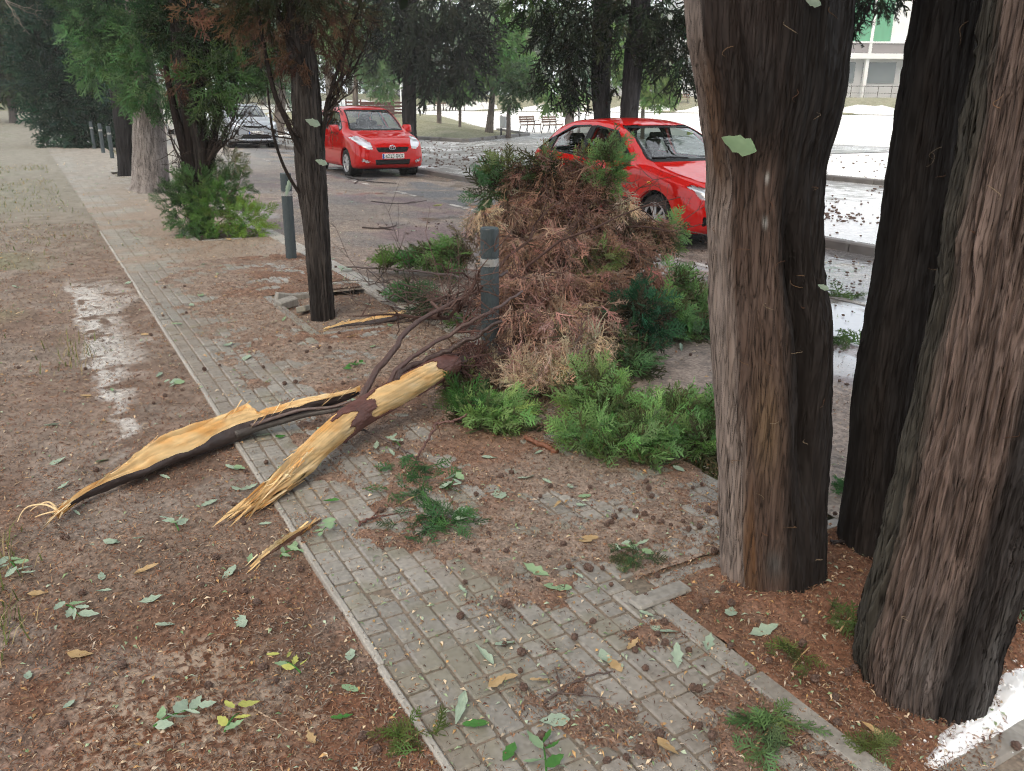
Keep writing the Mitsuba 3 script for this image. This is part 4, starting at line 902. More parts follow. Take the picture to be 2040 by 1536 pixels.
def wheel(car, name_idx, s, x, side, R, rim_r, w, xf, spokes=5, twin=False, label=None):
    k = numbered(car + '__wheel'); ax = lambda v: np.stack([side * v[:, 2] + x, v[:, 0] - s, v[:, 1] + R], -1)
    def add(n, m, b, smooth=35):
        v, f = m; v = ax(np.asarray(v)); f = np.asarray(f); f = np.vstack([f[:, [0, 1, 2]], f[:, [0, 2, 3]]]) if f.shape[1] == 4 else f
        put(numbered(k + '__' + n), (v, f if side > 0 else f[:, ::-1]), b, smooth=smooth, xf=xf)
    h = w / 2; add('tyre', lathe([(rim_r, -h), (R - .03, -h), (R - .008, -h + .02), (R, -h + .045), (R, h - .045), (R - .008, h - .02), (R - .03, h), (rim_r + .012, h - .004), (rim_r, h - .012)], 40), 'tyre')
    add('rim', lathe([(rim_r, -h + .02), (rim_r - .01, h - .03), (rim_r, h - .012), (rim_r + .006, h - .006), (rim_r - .012, h - .008), (rim_r - .03, h - .03), (rim_r - .035, -h + .05), (.05, -h + .06)], 40), 'black_trim')
    mb = MB(); mb.add(*lathe([(rim_r - .022, h - .024), (rim_r - .016, h - .008), (rim_r + .008, h - .004), (rim_r + .004, h - .01)], 40)); mb.add(*lathe([(0, h - .008), (.045, h - .01), (.06, h - .022), (.065, h - .05)], 20))
    for q in range(spokes):
        for dz in ((-.10, .10) if twin else (0,)):
            a = 2 * np.pi * q / spokes + .3; p0 = np.array([.05, .0]); ww = .022 if twin else .034
            b = np.array(box(-ww, ww, .04, rim_r - .01, h - .04, h - .014, .006)[0]); f = box(-ww, ww, .04, rim_r - .01, h - .04, h - .014, .006)[1]
            sc = .6 + .5 * (b[:, 1] / rim_r); b[:, 0] *= sc; c_, s_ = math.cos(a + dz * 2.2), math.sin(a + dz * 2.2); b[:, :2] = b[:, :2] @ np.array([[c_, s_], [-s_, c_]]); mb.add(b, f)
    add('spokes', mb.mesh(), 'rim_metal')
    add('brake_disc', lathe([(0, -.02), (rim_r * .7, -.02), (rim_r * .7, 0), (0, 0)], 30), 'iron')


def hull_box(x0, x1, y0, y1, z0, z1, ch, taper=1.0):
    v, f = box(x0, x1, y0, y1, z0, z1, ch); c = (x0 + x1) / 2; k = (v[:, 2] - z0) / (z1 - z0); v[:, 0] = c + (v[:, 0] - c) * (1 + (taper - 1) * k); return v, f


def build_car(name, label, place, yaw, spec):
    car = thing(name, label, 'car'); c = CarShape(spec['tab']); L = c.L; xf = T().translate(place).rotate([0, 0, 1], yaw)
    P = lambda n, m, b, smooth=28, **kw: part(car, n, m, b, smooth=smooth, xf=xf, **kw)
    outer, skin = c.solid(), c.solid(.012); cab0, cab1 = spec['cabin']; hollow = c.solid(.05, cab0, cab1, zmin=.36)
    R, sf, sr, tw = spec['R'], spec['sf'], spec['sr'], spec['track']; front = outer - c.solid(.05, .03, L - .03)
    arch = cyl_x(sf, R, R + .055, .45, 1.2) + cyl_x(sf, R, R + .055, -1.2, -.45) + cyl_x(sr, R, R + .055, .45, 1.2) + cyl_x(sr, R, R + .055, -1.2, -.45)
    side = [smooth_poly(p, .03) for p in spec['side']]; ws = smooth_poly(spec['screen'], .05); rw = smooth_poly(spec['rear'], .05)
    wins = [prism_x(p, a, b) for p in side for a, b in ((.3, 1.2), (-1.2, -.3))]; w_s = prism_y(ws, spec['screen_s'][0], spec['screen_s'][1]); w_r = prism_y(rw, L - .75, L + .1)
    body = outer - hollow - arch
    for w in wins + [w_s, w_r]: body = body - w
    gl_o, gl_i = c.solid(.012), c.solid(.017)
    gaps = None; shell8 = outer - c.solid(.010)
    for p in spec['gaps']:
        q = shell8 ^ prism_x(line_poly(p)); gaps = q if gaps is None else gaps + q
    for p in spec.get('hood_gap', []):
        for pp in (p, mirror_x(p)):
            q = shell8 ^ prism_z(line_poly(pp), .5, 1.3); gaps = gaps + q
    body = body - gaps
    cut = []
    for nm, pts, s1, m, both, dep in spec['front']:                   # lamps, grilles: outlines in the front view
        for pp in ((pts, mirror_x(pts)) if both else (pts,)):
            pr = prism_y(smooth_poly(pp, .012), -.1, s1); keep = pr ^ (outer - c.solid(dep + .006)); body = body - keep; cut.append((nm, (c.solid(dep) - c.solid(dep + .012)) ^ pr, m, (c.solid(.001) - c.solid(.004)) ^ pr))
    P('body', body, spec['paint'])
    for nm, mm, m, cover in cut:
        k = P(nm, mm, m)
        if nm == 'headlight':
            put(k + '__lens', cover, 'lamp_glass', smooth=28, xf=xf)
            bb = mm.bounding_box(); cx, cz = (bb[0] + bb[3]) / 2, (bb[2] + bb[5]) / 2; ys = bb[4] - .55 * (bb[4] - bb[1])
            for q, r in ((-.05, .045), (.06, .04)):
                put(numbered(k + '__bulb'), (lambda v: (v[0][:, [0, 2, 1]] * [1, 1, 1] + [cx + q * np.sign(cx), ys + .015, cz - .1 * q * 2], v[1]))(lathe([(0, -.03), (r * .6, -.02), (r, .02), (r + .008, .025)], 16)), 'chrome', xf=xf)
    lining = c.solid(.051, cab0 + .002, cab1 - .002, zmin=.362) - c.solid(.060, cab0 + .004, cab1 - .004, zmin=.372)
    for w in wins + [w_s, w_r]: lining = lining - w
    P('cabin_lining', lining, 'cabin')
    trim = 'black_trim'
    def pane(w):                                                      # one sheet, the outer face
        q = ((gl_o - gl_i) ^ w).to_mesh(); v, f = np.array(q.vert_properties[:, :3]), np.array(q.tri_verts); t = v[f]; nn = np.cross(t[:, 1] - t[:, 0], t[:, 2] - t[:, 0]); ln = np.linalg.norm(nn, axis=1)
        ct = t.mean(1) - np.array([0, -L * .52, .75]); k = (np.sum(nn * ct, 1) > .25 * ln * np.linalg.norm(ct, axis=1)) & (ln > 1e-9); return v, f[k]
    for w in wins: P('side_window', pane(w), 'car_glass')
    P('windscreen', pane(w_s), 'car_glass'); P('rear_window', pane(w_r), 'car_glass')
    for p in spec['pillar']: 
        for a, b in ((.3, 1.2), (-1.2, -.3)): P('window_pillar', (outer - c.solid(.02)) ^ prism_x(p, a, b) if False else (c.solid(-.002) - c.solid(.02)) ^ prism_x(p, a, b), trim)
    # a thin black frame round the glass
    for p in side:
        rg = Polygon(p).buffer(.008).difference(Polygon(p).buffer(-.012))
        cs = m3.CrossSection([[(-a, b) for a, b in rg.exterior.coords[:-1]]] + [[(-a, b) for a, b in h.coords[:-1]] for h in rg.interiors], m3.FillRule.EvenOdd)
        M = m3.Manifold.extrude(cs, 4).transform(np.array([[0, 0, 1, -2], [1, 0, 0, 0], [0, 1, 0, 0]], float))
        q = (c.solid(-.002) - c.solid(.014)) ^ M
        for a in (-1.2, .2): P('window_seal', q ^ m3.Manifold.cube((1.0, 12, 3)).translate((a, -8, 0)), trim)
    rg = Polygon(ws).buffer(.006).difference(Polygon(ws).buffer(-.028)); cs = m3.CrossSection([list(rg.exterior.coords[:-1])] + [list(h.coords[:-1]) for h in rg.interiors], m3.FillRule.EvenOdd)
    P('windscreen_seal', (c.solid(.006) - c.solid(.02)) ^ m3.Manifold.extrude(cs, spec['screen_s'][1] - spec['screen_s'][0]).transform(np.array([[1, 0, 0, 0], [0, 0, 1, -spec['screen_s'][1]], [0, 1, 0, 0]], float)), trim)
    # underbody and arch liners, cabin
    P('underbody', hull_box(-tw + .16, tw - .16, -L + .25, -.25, .17, .34, .04), 'black_trim')
    for s in (sf, sr):
        for sd in (1, -1):
            v, f = lathe([(R + .052, -.16), (R + .052, .085), (R + .05, .085), (R + .05, -.16), (0, -.17)], 36); P('arch_liner', (np.stack([v[:, 2] * sd + sd * (tw - .02), v[:, 0] - s, v[:, 1] + R], -1), f), 'black_gap')
            wheel(car, 0, s, sd * tw, sd, R, spec['rim'], .195, xf, spec.get('spokes', 5), spec.get('twin', False))
    ca = spec['cowl']; dz = spec['dash']
    P('dashboard', hull_box(-.66, .66, -ca - .62, -ca - .1, .55, dz, .08, .96), 'cabin')
    an = np.linspace(0, 2 * np.pi, 25); st = np.stack([.36 + .185 * np.cos(an), -ca - .72 + .06 * np.sin(an), dz + .01 + .17 * np.sin(an)], -1)
    sw = MB().add(*tube(st, .016, 8)).add(*tube(np.array([[.36, -ca - .72, dz], [.36, -ca - .5, dz - .1]]), .03, 8)).add(*box(.19, .53, -ca - .73, -ca - .71, dz - .02, dz + .03)); P('steering_wheel', sw.mesh(), 'cabin')
    for s, zz in ((ca + 1.28, .0), (ca + 2.1, .03)):
        for x in (-.36, .36):
            k = P('seat', hull_box(x - .24, x + .24, -s - .2, -s - .05, .5, .98 + zz, .06, .85), 'seat_cloth')
            put(k + '__headrest', hull_box(x - .125, x + .125, -s - .19, -s - .09, 1.0 + zz, 1.19 + zz, .04), 'seat_cloth', smooth=30, xf=xf)
    P('rear_view_mirror', hull_box(-.11, .11, -spec['mirror_s'] - .02, -spec['mirror_s'] + .02, spec['mirror_z'], spec['mirror_z'] + .07, .015), trim)
    for sd in (1, -1):
        mx, ms, mz = spec['door_mirror']; pts = np.array([[mx, -ms, mz], [mx + .19, -ms - .03, mz + .01], [mx + .18, -ms - .02, mz + .12], [mx + .03, -ms, mz + .12], [mx + .03, -ms + .07, mz + .02], [mx + .14, -ms + .06, mz + .04], [mx + .13, -ms + .06, mz + .09]])
        M = m3.Manifold.batch_hull([m3.Manifold.sphere(.04, 20).translate(tuple(q * [sd, 1, 1])) for q in pts]); k = P('door_mirror', M, spec['paint'])
        put(k + '__glass', hull_box(min(sd * (mx + .02), sd * (mx + .18)), max(sd * (mx + .02), sd * (mx + .18)), -ms - .062, -ms - .05, mz + .005, mz + .115, .004), 'chrome', xf=xf)
        P('mirror_foot', hull_box(min(sd * (mx - .1), sd * (mx + .05)), max(sd * (mx - .1), sd * (mx + .05)), -ms - .05, -ms + .05, mz - .05, mz + .02, .015), trim)
        for s, z in spec['handles']: P('door_handle', tube(np.array([[sd * (spec['hw'] - .015), -s, z], [sd * (spec['hw'] + .022), -s - .02, z], [sd * (spec['hw'] + .022), -s - .15, z + .004], [sd * (spec['hw'] - .015), -s - .17, z]]), .013, 8), spec['paint'])
    for x, l in ((.05, .55), (-.55, .42)):
        ys, z = spec['wiper']; P('wiper', tube(np.array([[x, -ys, z], [x + l * .5, -ys - .02, z + .012], [x + l, -ys - .03, z + .01]]), .011, 6), trim)
    # number plate
    if not spec['plate']: return car, c, xf, P
    pz, ps = spec['plate_z'], spec['plate_s']; k = P('number_plate', hull_box(-.26, .26, ps - .01, ps + .012, pz - .055, pz + .055, .006), 'plate_white')
    tm_ = meshkit.text_mesh(spec['plate'], .074, .002, bold=True); v = np.array(tm_.vertices); w_ = v[:, 0].max(); v[:, 0] = (v[:, 0] - w_ / 2) * min(1, .43 / w_) + .02
    put(k + '__lettering', (np.stack([-v[:, 0] * -1 * -1, ps + .0125 + v[:, 2], v[:, 1] + pz - .037], -1), np.array(tm_.faces)), 'ink', xf=xf)
    put(k + '__blue_band', hull_box(.215, .257, ps + .0125, ps + .014, pz - .052, pz + .052, .0005), 'plate_blue', xf=xf)
    return car, c, xf, P


ell = lambda a, b, n=40: np.stack([a * np.cos(np.linspace(0, 2 * np.pi, n)), np.linspace(0, 0, n), b * np.sin(np.linspace(0, 2 * np.pi, n))], -1)
def ring_tube(a, b, c, r): return tube(ell(a, b) + np.asarray(c), r, 8, False)


# s      zb   zr   wr   zbelt wbelt wm
A = [[0, .33, .66, .40, .62, .50, .56], [.04, .27, .72, .46, .66, .60, .66], [.12, .22, .79, .52, .71, .69, .75], [.28, .19, .87, .58, .77, .77, .815], [.5, .18, .925, .62, .82, .81, .84], [.78, .18, .985, .65, .89, .825, .846],
     [.95, .18, 1.06, .65, .92, .826, .847], [1.2, .18, 1.24, .63, .935, .826, .847], [1.5, .18, 1.41, .60, .945, .826, .847], [1.75, .18, 1.49, .585, .955, .826, .847], [2.2, .18, 1.53, .58, .975, .826, .847], [2.8, .18, 1.52, .575, 1.01, .82, .842],
     [3.2, .19, 1.47, .56, 1.05, .80, .825], [3.45, .22, 1.39, .54, 1.06, .77, .80], [3.62, .26, 1.20, .53, 1.02, .73, .77], [3.74, .30, 1.0, .52, .92, .66, .72], [3.785, .36, .90, .45, .84, .55, .62]]
red1 = dict(tab=A, paint='red_paint', cabin=(.9, 3.6), R=.295, sf=.80, sr=3.26, track=.735, rim=.19, hw=.845, spokes=8,
    side=[[(1.12, .985), (1.68, 1.375), (2.25, 1.42), (2.27, 1.02)], [(2.38, 1.03), (2.36, 1.42), (2.95, 1.37), (3.22, 1.15), (3.15, 1.07)]],
    screen=[(-.66, 1.0), (.66, 1.0), (.545, 1.44), (-.545, 1.44)], screen_s=(.6, 1.95), rear=[(-.52, 1.1), (.52, 1.1), (.46, 1.4), (-.46, 1.4)],
    pillar=[[(2.29, 1.0), (2.27, 1.42), (2.34, 1.42), (2.36, 1.0)]],
    gaps=[[(1.02, .30), (1.0, .95)], [(2.32, .25), (2.32, .98)], [(1.0, .27), (2.75, .27), (2.95, .62), (3.0, 1.03)]], hood_gap=[[(.0, .16), (.50, .18), (.60, .34), (.66, .9)]],
    front=[('headlight', [(.45, .63), (.56, .61), (.74, .73), (.83, .90), (.77, .955), (.61, .90), (.47, .76)], .66, 'reflector', True, .03),
           ('grille', [(-.40, .665), (.40, .665), (.335, .56), (.0, .545), (-.335, .56)], .4, 'black_trim', False, .02),
           ('lower_grille', [(-.42, .40), (.42, .40), (.40, .285), (-.40, .285)], .4, 'black_trim', False, .025),
           ('fog_lamp', [(.53, .37), (.72, .44), (.71, .36), (.56, .31)], .5, 'reflector', True, .02)],
    cowl=.78, dash=.97, mirror_s=1.62, mirror_z=1.28, door_mirror=(.80, 1.32, .955), handles=[(2.05, .84), ], wiper=(.93, 1.02), plate_z=.475, plate_s=.016, plate='4213 GKX')
car1, shp, xf1, P1_ = build_car('car', 'small bright red hatchback facing us, parked at the far kerb behind the slim tree', [7.18, 18.05, -.01], 180, red1)
em = MB(); em.add(*ring_tube(.075, .05, (0, -.018, .655), .0085)); em.add(*ring_tube(.024, .046, (0, -.012, .655), .007)); em.add(*ring_tube(.052, .018, (0, -.012, .678), .007)); P1_('emblem', em.mesh(), 'chrome', label='chrome emblem of three interlocking ovals')
P1_('grille_bar', tube(np.array([[-.36, -.012, .615], [0, .0, .60], [.36, -.012, .615]]), .008, 6), 'black_trim')

B = [[0, .36, .60, .44, .56, .54, .60], [.04, .28, .66, .50, .61, .63, .69], [.12, .22, .715, .56, .66, .71, .765], [.28, .19, .775, .62, .71, .775, .815], [.55, .18, .83, .66, .765, .81, .84], [.85, .18, .885, .68, .82, .825, .848], [1.1, .18, .945, .68, .87, .826, .849],
     [1.3, .18, 1.06, .66, .885, .826, .849], [1.6, .18, 1.24, .62, .90, .826, .849], [1.9, .18, 1.365, .585, .91, .826, .849], [2.15, .18, 1.415, .57, .92, .826, .849], [2.5, .18, 1.44, .565, .935, .826, .849], [3.0, .18, 1.42, .555, .96, .82, .845],
     [3.4, .20, 1.345, .54, .985, .80, .825], [3.65, .23, 1.22, .53, .985, .76, .79], [3.82, .28, 1.06, .53, .95, .70, .74], [3.92, .33, .96, .50, .88, .62, .68], [3.955, .40, .88, .45, .80, .54, .60]]
red2 = dict(tab=B, paint='red_paint', cabin=(1.05, 3.75), R=.30, sf=.84, sr=3.30, track=.735, rim=.205, hw=.847, spokes=5, twin=True,
    side=[[(1.36, .925), (1.92, 1.285), (2.42, 1.345), (2.46, .955)], [(2.56, .965), (2.52, 1.345), (2.98, 1.325), (3.32, 1.19), (3.24, 1.0)], [(3.33, 1.0), (3.42, 1.165), (3.68, 1.06), (3.62, 1.0)]],
    screen=[(-.67, .95), (.67, .95), (.54, 1.355), (-.54, 1.355)], screen_s=(.85, 2.2), rear=[(-.52, 1.02), (.52, 1.02), (.46, 1.3), (-.46, 1.3)],
    pillar=[[(2.47, .95), (2.43, 1.345), (2.51, 1.345), (2.55, .95)], [(3.245, .995), (3.325, 1.20), (3.415, 1.165), (3.325, .995)]],
    gaps=[[(1.18, .30), (1.14, .87)], [(2.51, .25), (2.51, .94)], [(1.16, .27), (2.9, .27), (3.08, .62), (3.28, 1.0)], [(.24, .60), (.62, .62)]], hood_gap=[[(.0, .12), (.44, .14), (.60, .40), (.70, 1.05)]],
    front=[('headlight', [(.46, .60), (.56, .57), (.75, .60), (.79, .73), (.70, .745), (.54, .695)], .66, 'reflector', True, .03),
           ('grille', [(-.40, .635), (.40, .635), (.30, .535), (-.30, .535)], .4, 'black_trim', False, .02),
           ('lower_grille', [(-.40, .42), (.40, .42), (.44, .27), (-.44, .27)], .4, 'black_trim', False, .025),
           ('fog_lamp', [(.50, .42), (.74, .42), (.74, .31), (.54, .29)], .5, 'black_trim', True, .025)],
    cowl=1.0, dash=.90, mirror_s=1.92, mirror_z=1.20, door_mirror=(.80, 1.58, .90), handles=[(2.2, .79), (3.02, .82)], wiper=(1.2, .985), plate_z=.49, plate_s=.02, plate='')
car2, shp2, xf2, P2_ = build_car('car', 'glossy red hatchback half hidden behind the thick trunk and the fallen brown foliage', [7.28, 7.06, -.01], 180, red2)
for sd in (1, -1): P2_('side_indicator', hull_box(min(sd * .835, sd * .856), max(sd * .835, sd * .856), -.99, -.92, .715, .745, .008), 'amber')
for sd in (1, -1): P2_('fog_bulb', (lambda v: (np.stack([v[0][:, 0] + sd * .58, v[0][:, 2] - .13, v[0][:, 1] + .36], -1), v[1]))(lathe([(0, -.02), (.03, -.01), (.042, .02), (.047, .02)], 18)), 'chrome')
P2_('windscreen_sticker', (lambda q: q)(box(-.52, -.42, -1.80, -1.79, 1.235, 1.275)), 'green_sticker')

S = [[0, .42, .78, .46, .72, .56, .62], [.04, .34, .84, .54, .77, .66, .71], [.12, .27, .89, .60, .82, .75, .79], [.3, .22, .95, .66, .87, .82, .855], [.6, .20, .99, .69, .91, .85, .875], [.95, .20, 1.03, .70, .95, .86, .88], [1.15, .20, 1.09, .70, .97, .86, .88],
     [1.5, .20, 1.30, .66, .99, .86, .88], [1.85, .20, 1.45, .63, 1.0, .86, .88], [2.2, .20, 1.515, .62, 1.01, .86, .88], [2.8, .20, 1.52, .61, 1.03, .855, .875], [3.5, .22, 1.47, .60, 1.06, .84, .86], [3.85, .26, 1.33, .58, 1.07, .80, .82], [4.05, .32, 1.1, .56, 1.0, .74, .77], [4.14, .42, .95, .5, .88, .62, .66]]
suv = dict(tab=S, paint='silver_paint', cabin=(1.1, 3.95), R=.33, sf=.86, sr=3.44, track=.77, rim=.215, hw=.878, spokes=5,
    side=[[(1.36, 1.02), (1.9, 1.37), (2.45, 1.425), (2.48, 1.045)], [(2.58, 1.05), (2.55, 1.425), (3.2, 1.40), (3.5, 1.27), (3.42, 1.09)]],
    screen=[(-.70, 1.07), (.70, 1.07), (.585, 1.45), (-.585, 1.45)], screen_s=(.95, 2.25), rear=[(-.55, 1.12), (.55, 1.12), (.5, 1.4), (-.5, 1.4)],
    pillar=[[(2.49, 1.03), (2.46, 1.42), (2.54, 1.42), (2.57, 1.03)]], gaps=[[(1.2, .34), (1.18, .98)], [(2.53, .28), (2.53, 1.03)], [(1.2, .30), (3.0, .30), (3.2, .68), (3.42, 1.08)]], hood_gap=[[(.0, .14), (.6, .16), (.7, .5), (.76, .95)]],
    front=[('headlight', [(.42, .745), (.62, .73), (.80, .79), (.83, .90), (.70, .90), (.5, .82)], .66, 'reflector', True, .03),
           ('grille', [(-.42, .80), (-.2, .765), (.2, .765), (.42, .80), (.40, .74), (.2, .70), (-.2, .70), (-.40, .74)], .4, 'black_trim', False, .02),
           ('lower_grille', [(-.44, .48), (.44, .48), (.56, .34), (-.56, .34)], .45, 'black_trim', False, .03),
           ('fog_lamp', [(.60, .66), (.73, .66), (.77, .56), (.64, .44), (.60, .46)], .5, 'black_trim', True, .025)],
    cowl=1.05, dash=1.0, mirror_s=1.95, mirror_z=1.29, door_mirror=(.84, 1.6, 1.0), handles=[(2.2, .9), (3.1, .92)], wiper=(1.17, 1.11), plate_z=.545, plate_s=.02, plate='5457 MBB')
car3, shp3, xf3, P3_ = build_car('car', 'silver small SUV parked behind the red hatchback, seen through dead twigs', [7.35, 31.6, -.01], 180, suv)
P3_('bumper_strip', tube(np.array([[-.62, -.10, .30], [-.3, -.015, .29], [.3, -.015, .29], [.62, -.10, .30]]), .022, 8), 'chrome')
for sd in (1, -1):
    P3_('roof_rail', tube(np.array([[sd * .60, -1.95, 1.47], [sd * .61, -2.2, 1.535], [sd * .60, -3.2, 1.535], [sd * .59, -3.55, 1.48]]), .018, 8), 'chrome')
    P3_('fog_bulb', (lambda v: (np.stack([v[0][:, 0] + sd * .67, v[0][:, 2] - .10, v[0][:, 1] + .56], -1), v[1]))(lathe([(0, -.02), (.03, -.01), (.04, .02), (.045, .02)], 14)), 'chrome')
P3_('emblem', ring_tube(.06, .03, (0, -.03, .86), .006), 'chrome')
suv_w = {**suv, 'paint': 'white_car_paint', 'plate': ''}
build_car('car', 'pale car far behind the silver one, between grey trunk and many-stemmed tree', [7.3, 43, -.01], 180, suv_w)
q = out(735, 187, 96); build_car('car', 'white car in the haze on the bank above the red brown fence', [q[0], q[1], float(zg(q[0], q[1])) + .1], 60, {**suv_w, 'paint': 'white_car_paint'})
# ------------------------------------------------------------------ the fallen, splintered tree
gf = np.random.default_rng(42)
bumped('wood', VC, .55, lambda p, n, uv: FB(p.x * 50 - p.y * 60, p.x * 9 + p.y * 8, p.z * 70, 3) * .005, specular=.3)
mat('old_bark', type='twosided', bsdf={'type': 'bumpmap', 'arbitrary': mikit.proc(lambda p, n, uv: FB(p.x * 70, p.y * 70, p.z * 70, 3) * .006), 'scale': 1.0, 'bsdf': {'type': 'principled', 'base_color': VC, 'roughness': .45, 'specular': .45}})
WOOD, ORANGE, PALE = np.array([.76, .53, .26]), np.array([.72, .39, .13]), np.array([.84, .68, .42])


def wood_col(st, pts, g, orange=.35):
    k = meshkit.fbm(np.asarray(pts) * [7, 7, 22], 4, 5)[:, None]; f = meshkit.noise(np.asarray(pts) * [30, 30, 120], 8)[:, None]
    c = lerp(WOOD, ORANGE, np.clip((k - .62 + orange * .35) * 5, 0, 1)); c = lerp(c, PALE, np.clip((.42 - k) * 6, 0, 1) * .8)
    return c * (.72 + .3 * f) * (.55 + .75 * np.asarray(st).reshape(-1, 1))


def shards(mb, root, dirs, L, w, n, g, orange=.4):
    """Torn wood fibres: long thin wedges."""
    for k in range(n):
        p = root[g.integers(len(root))] + g.normal(0, .008, 3); d = unit(dirs + g.normal(0, .10, 3)); l = L * g.uniform(.35, 1.1); s = unit(np.cross(d, g.normal(0, 1, 3))); q = np.cross(d, s); ww, hh = w * g.uniform(.4, 1.2), w * g.uniform(.2, .5)
        b = g.normal(0, .05) * l
        pts = np.array([p - d * l * .3 + s * ww, p - d * l * .3 - s * ww, p - d * l * .3 + q * hh, p + d * l * .4 + s * ww * .7, p + d * l * .4 - s * ww * .7, p + d * l * .4 + q * hh, p + d * l + q * b])
        f = np.array([[0, 1, 4], [0, 4, 3], [1, 2, 5], [1, 5, 4], [2, 0, 3], [2, 3, 5], [3, 4, 6], [4, 5, 6], [5, 3, 6], [0, 2, 1]])
        c = (WOOD, ORANGE, PALE, WOOD)[g.integers(4)] * g.uniform(.75, 1.15); mb.add(pts, f, c)


ft = thing('fallen_tree', 'splintered cypress top lying across the pavement, log torn yellow, crown of brown and green foliage', 'fallen tree')
LOGP = [(503, 1004, .025), (535, 978, .045), (575, 942, .07), (620, 902, .10), (668, 860, .125), (720, 822, .15), (785, 786, .19), (835, 758, .215), (880, 733, .24), (905, 722, .25)]
AX = curve([at(*q) for q in LOGP], 150); sL = np.linspace(0, 1, 150)
RL = PchipInterpolator([0, .06, .15, .26, .42, .65, .9, 1], [.016, .029, .043, .053, .062, .065, .062, .050])(sL)
nA = 72; an = np.linspace(0, 2 * np.pi, nA, endpoint=False); tt_, aa_, bb_ = frames(AX)
Sg, Ag = np.meshgrid(sL, an, indexing='ij'); jag = (meshkit.noise(np.stack([np.cos(an) * 3, np.sin(an) * 3, an * 0], -1), 3) - .5) + .8 * (meshkit.noise(np.stack([np.cos(an) * 11, np.sin(an) * 11, an * 0], -1), 4) - .5)
fibre = meshkit.noise(np.stack([np.cos(Ag) * 14, np.sin(Ag) * 14, Sg * 9], -1), 6) - .5; knobs = meshkit.fbm(np.stack([np.cos(Ag) * 2, np.sin(Ag) * 2, Sg * 14], -1), 3, 7) - .5
torn = sst(.34, .06, Sg)


def log_surface(extra):
    r = RL[:, None] * (1 + .16 * knobs) + fibre * (.004 + .020 * torn) + extra
    r = r * (1 + torn * 1.1 * jag[None])
    off = AX[:, None] + r[..., None] * (np.cos(Ag)[..., None] * aa_[:, None] + np.sin(Ag)[..., None] * bb_[:, None])
    return off + tt_[:, None] * (jag[None, :, None] * .16 * torn[..., None])


LV = log_surface(0.0); mb = MB(); mb.add(LV.reshape(-1, 3), grid_faces(150, nA, True), wood_col(.55 + .9 * fibre, LV.reshape(-1, 3), gf) * lerp(1, .9, meshkit.noise(LV.reshape(-1, 3) * 9)[:, None])); mb.add(np.vstack([LV[0], AX[0]]), np.array([[i, (i + 1) % nA, nA] for i in range(nA)])[:, ::-1], ORANGE)
log = part(ft, 'log', mb.mesh(), 'wood', smooth=True, color=mb.col(), label='yellow peeled log with torn fibrous end')
# bark patches left on the log: a real skin a few millimetres proud of the wood
mask = meshkit.fbm(np.stack([np.cos(Ag) * 1.6 + 3, np.sin(Ag) * 1.6, Sg * 7], -1), 4, 21) + .09 * (np.exp(-((Sg - .53) / .075) ** 2) * 4.2) + .5 * sst(.86, .95, Sg)
topside = (np.cos(Ag)[..., None] * aa_[:, None] + np.sin(Ag)[..., None] * bb_[:, None])[..., 2]; leftside = ((np.cos(Ag)[..., None] * aa_[:, None] + np.sin(Ag)[..., None] * bb_[:, None]) @ np.array([-.64, .77, 0]))
mask = mask + .22 * np.clip(-topside - .15, 0, 1) + .12 * leftside * sst(.45, .6, Sg) + .10 * leftside * sst(.52, .6, Sg) * sst(.85, .76, Sg) - .3 * sst(.44, .34, Sg) - .05
fq = grid_faces(150, nA, True); sel = fq[(mask.reshape(-1)[fq] > .56).all(1)]
LO = log_surface(.0065).reshape(-1, 3); LI = LV.reshape(-1, 3) * 1.0
ed = np.sort(np.vstack([sel[:, [0, 1]], sel[:, [1, 2]], sel[:, [2, 3]], sel[:, [3, 0]]]), 1); u_, cnt = np.unique(ed, axis=0, return_counts=True); bd = u_[cnt == 1]
nV = len(LO); F_ = np.vstack([sel, np.stack([bd[:, 0], bd[:, 1], bd[:, 1] + nV, bd[:, 0] + nV], 1)])
kb = meshkit.fbm(np.vstack([LO, LI]) * 25, 3, 3)[:, None]
put(log + '__bark', (np.vstack([LO, LI]), F_), 'old_bark', color=np.clip(lerp(np.array([.070, .028, .024]), np.array([.155, .072, .062]), kb), 0, 1), label='dark red brown bark patches left on the log')
mb = MB(); shards(mb, LV[1:22:3, ::5].reshape(-1, 3), -tt_[4] + [0, 0, -.03], .16, .010, 46, gf); shards(mb, LV[24:44:4, ::9].reshape(-1, 3), -tt_[20], .10, .006, 24, gf)
put(log + '__splinters', mb.mesh(), 'wood', color=mb.col(), kind='stuff')


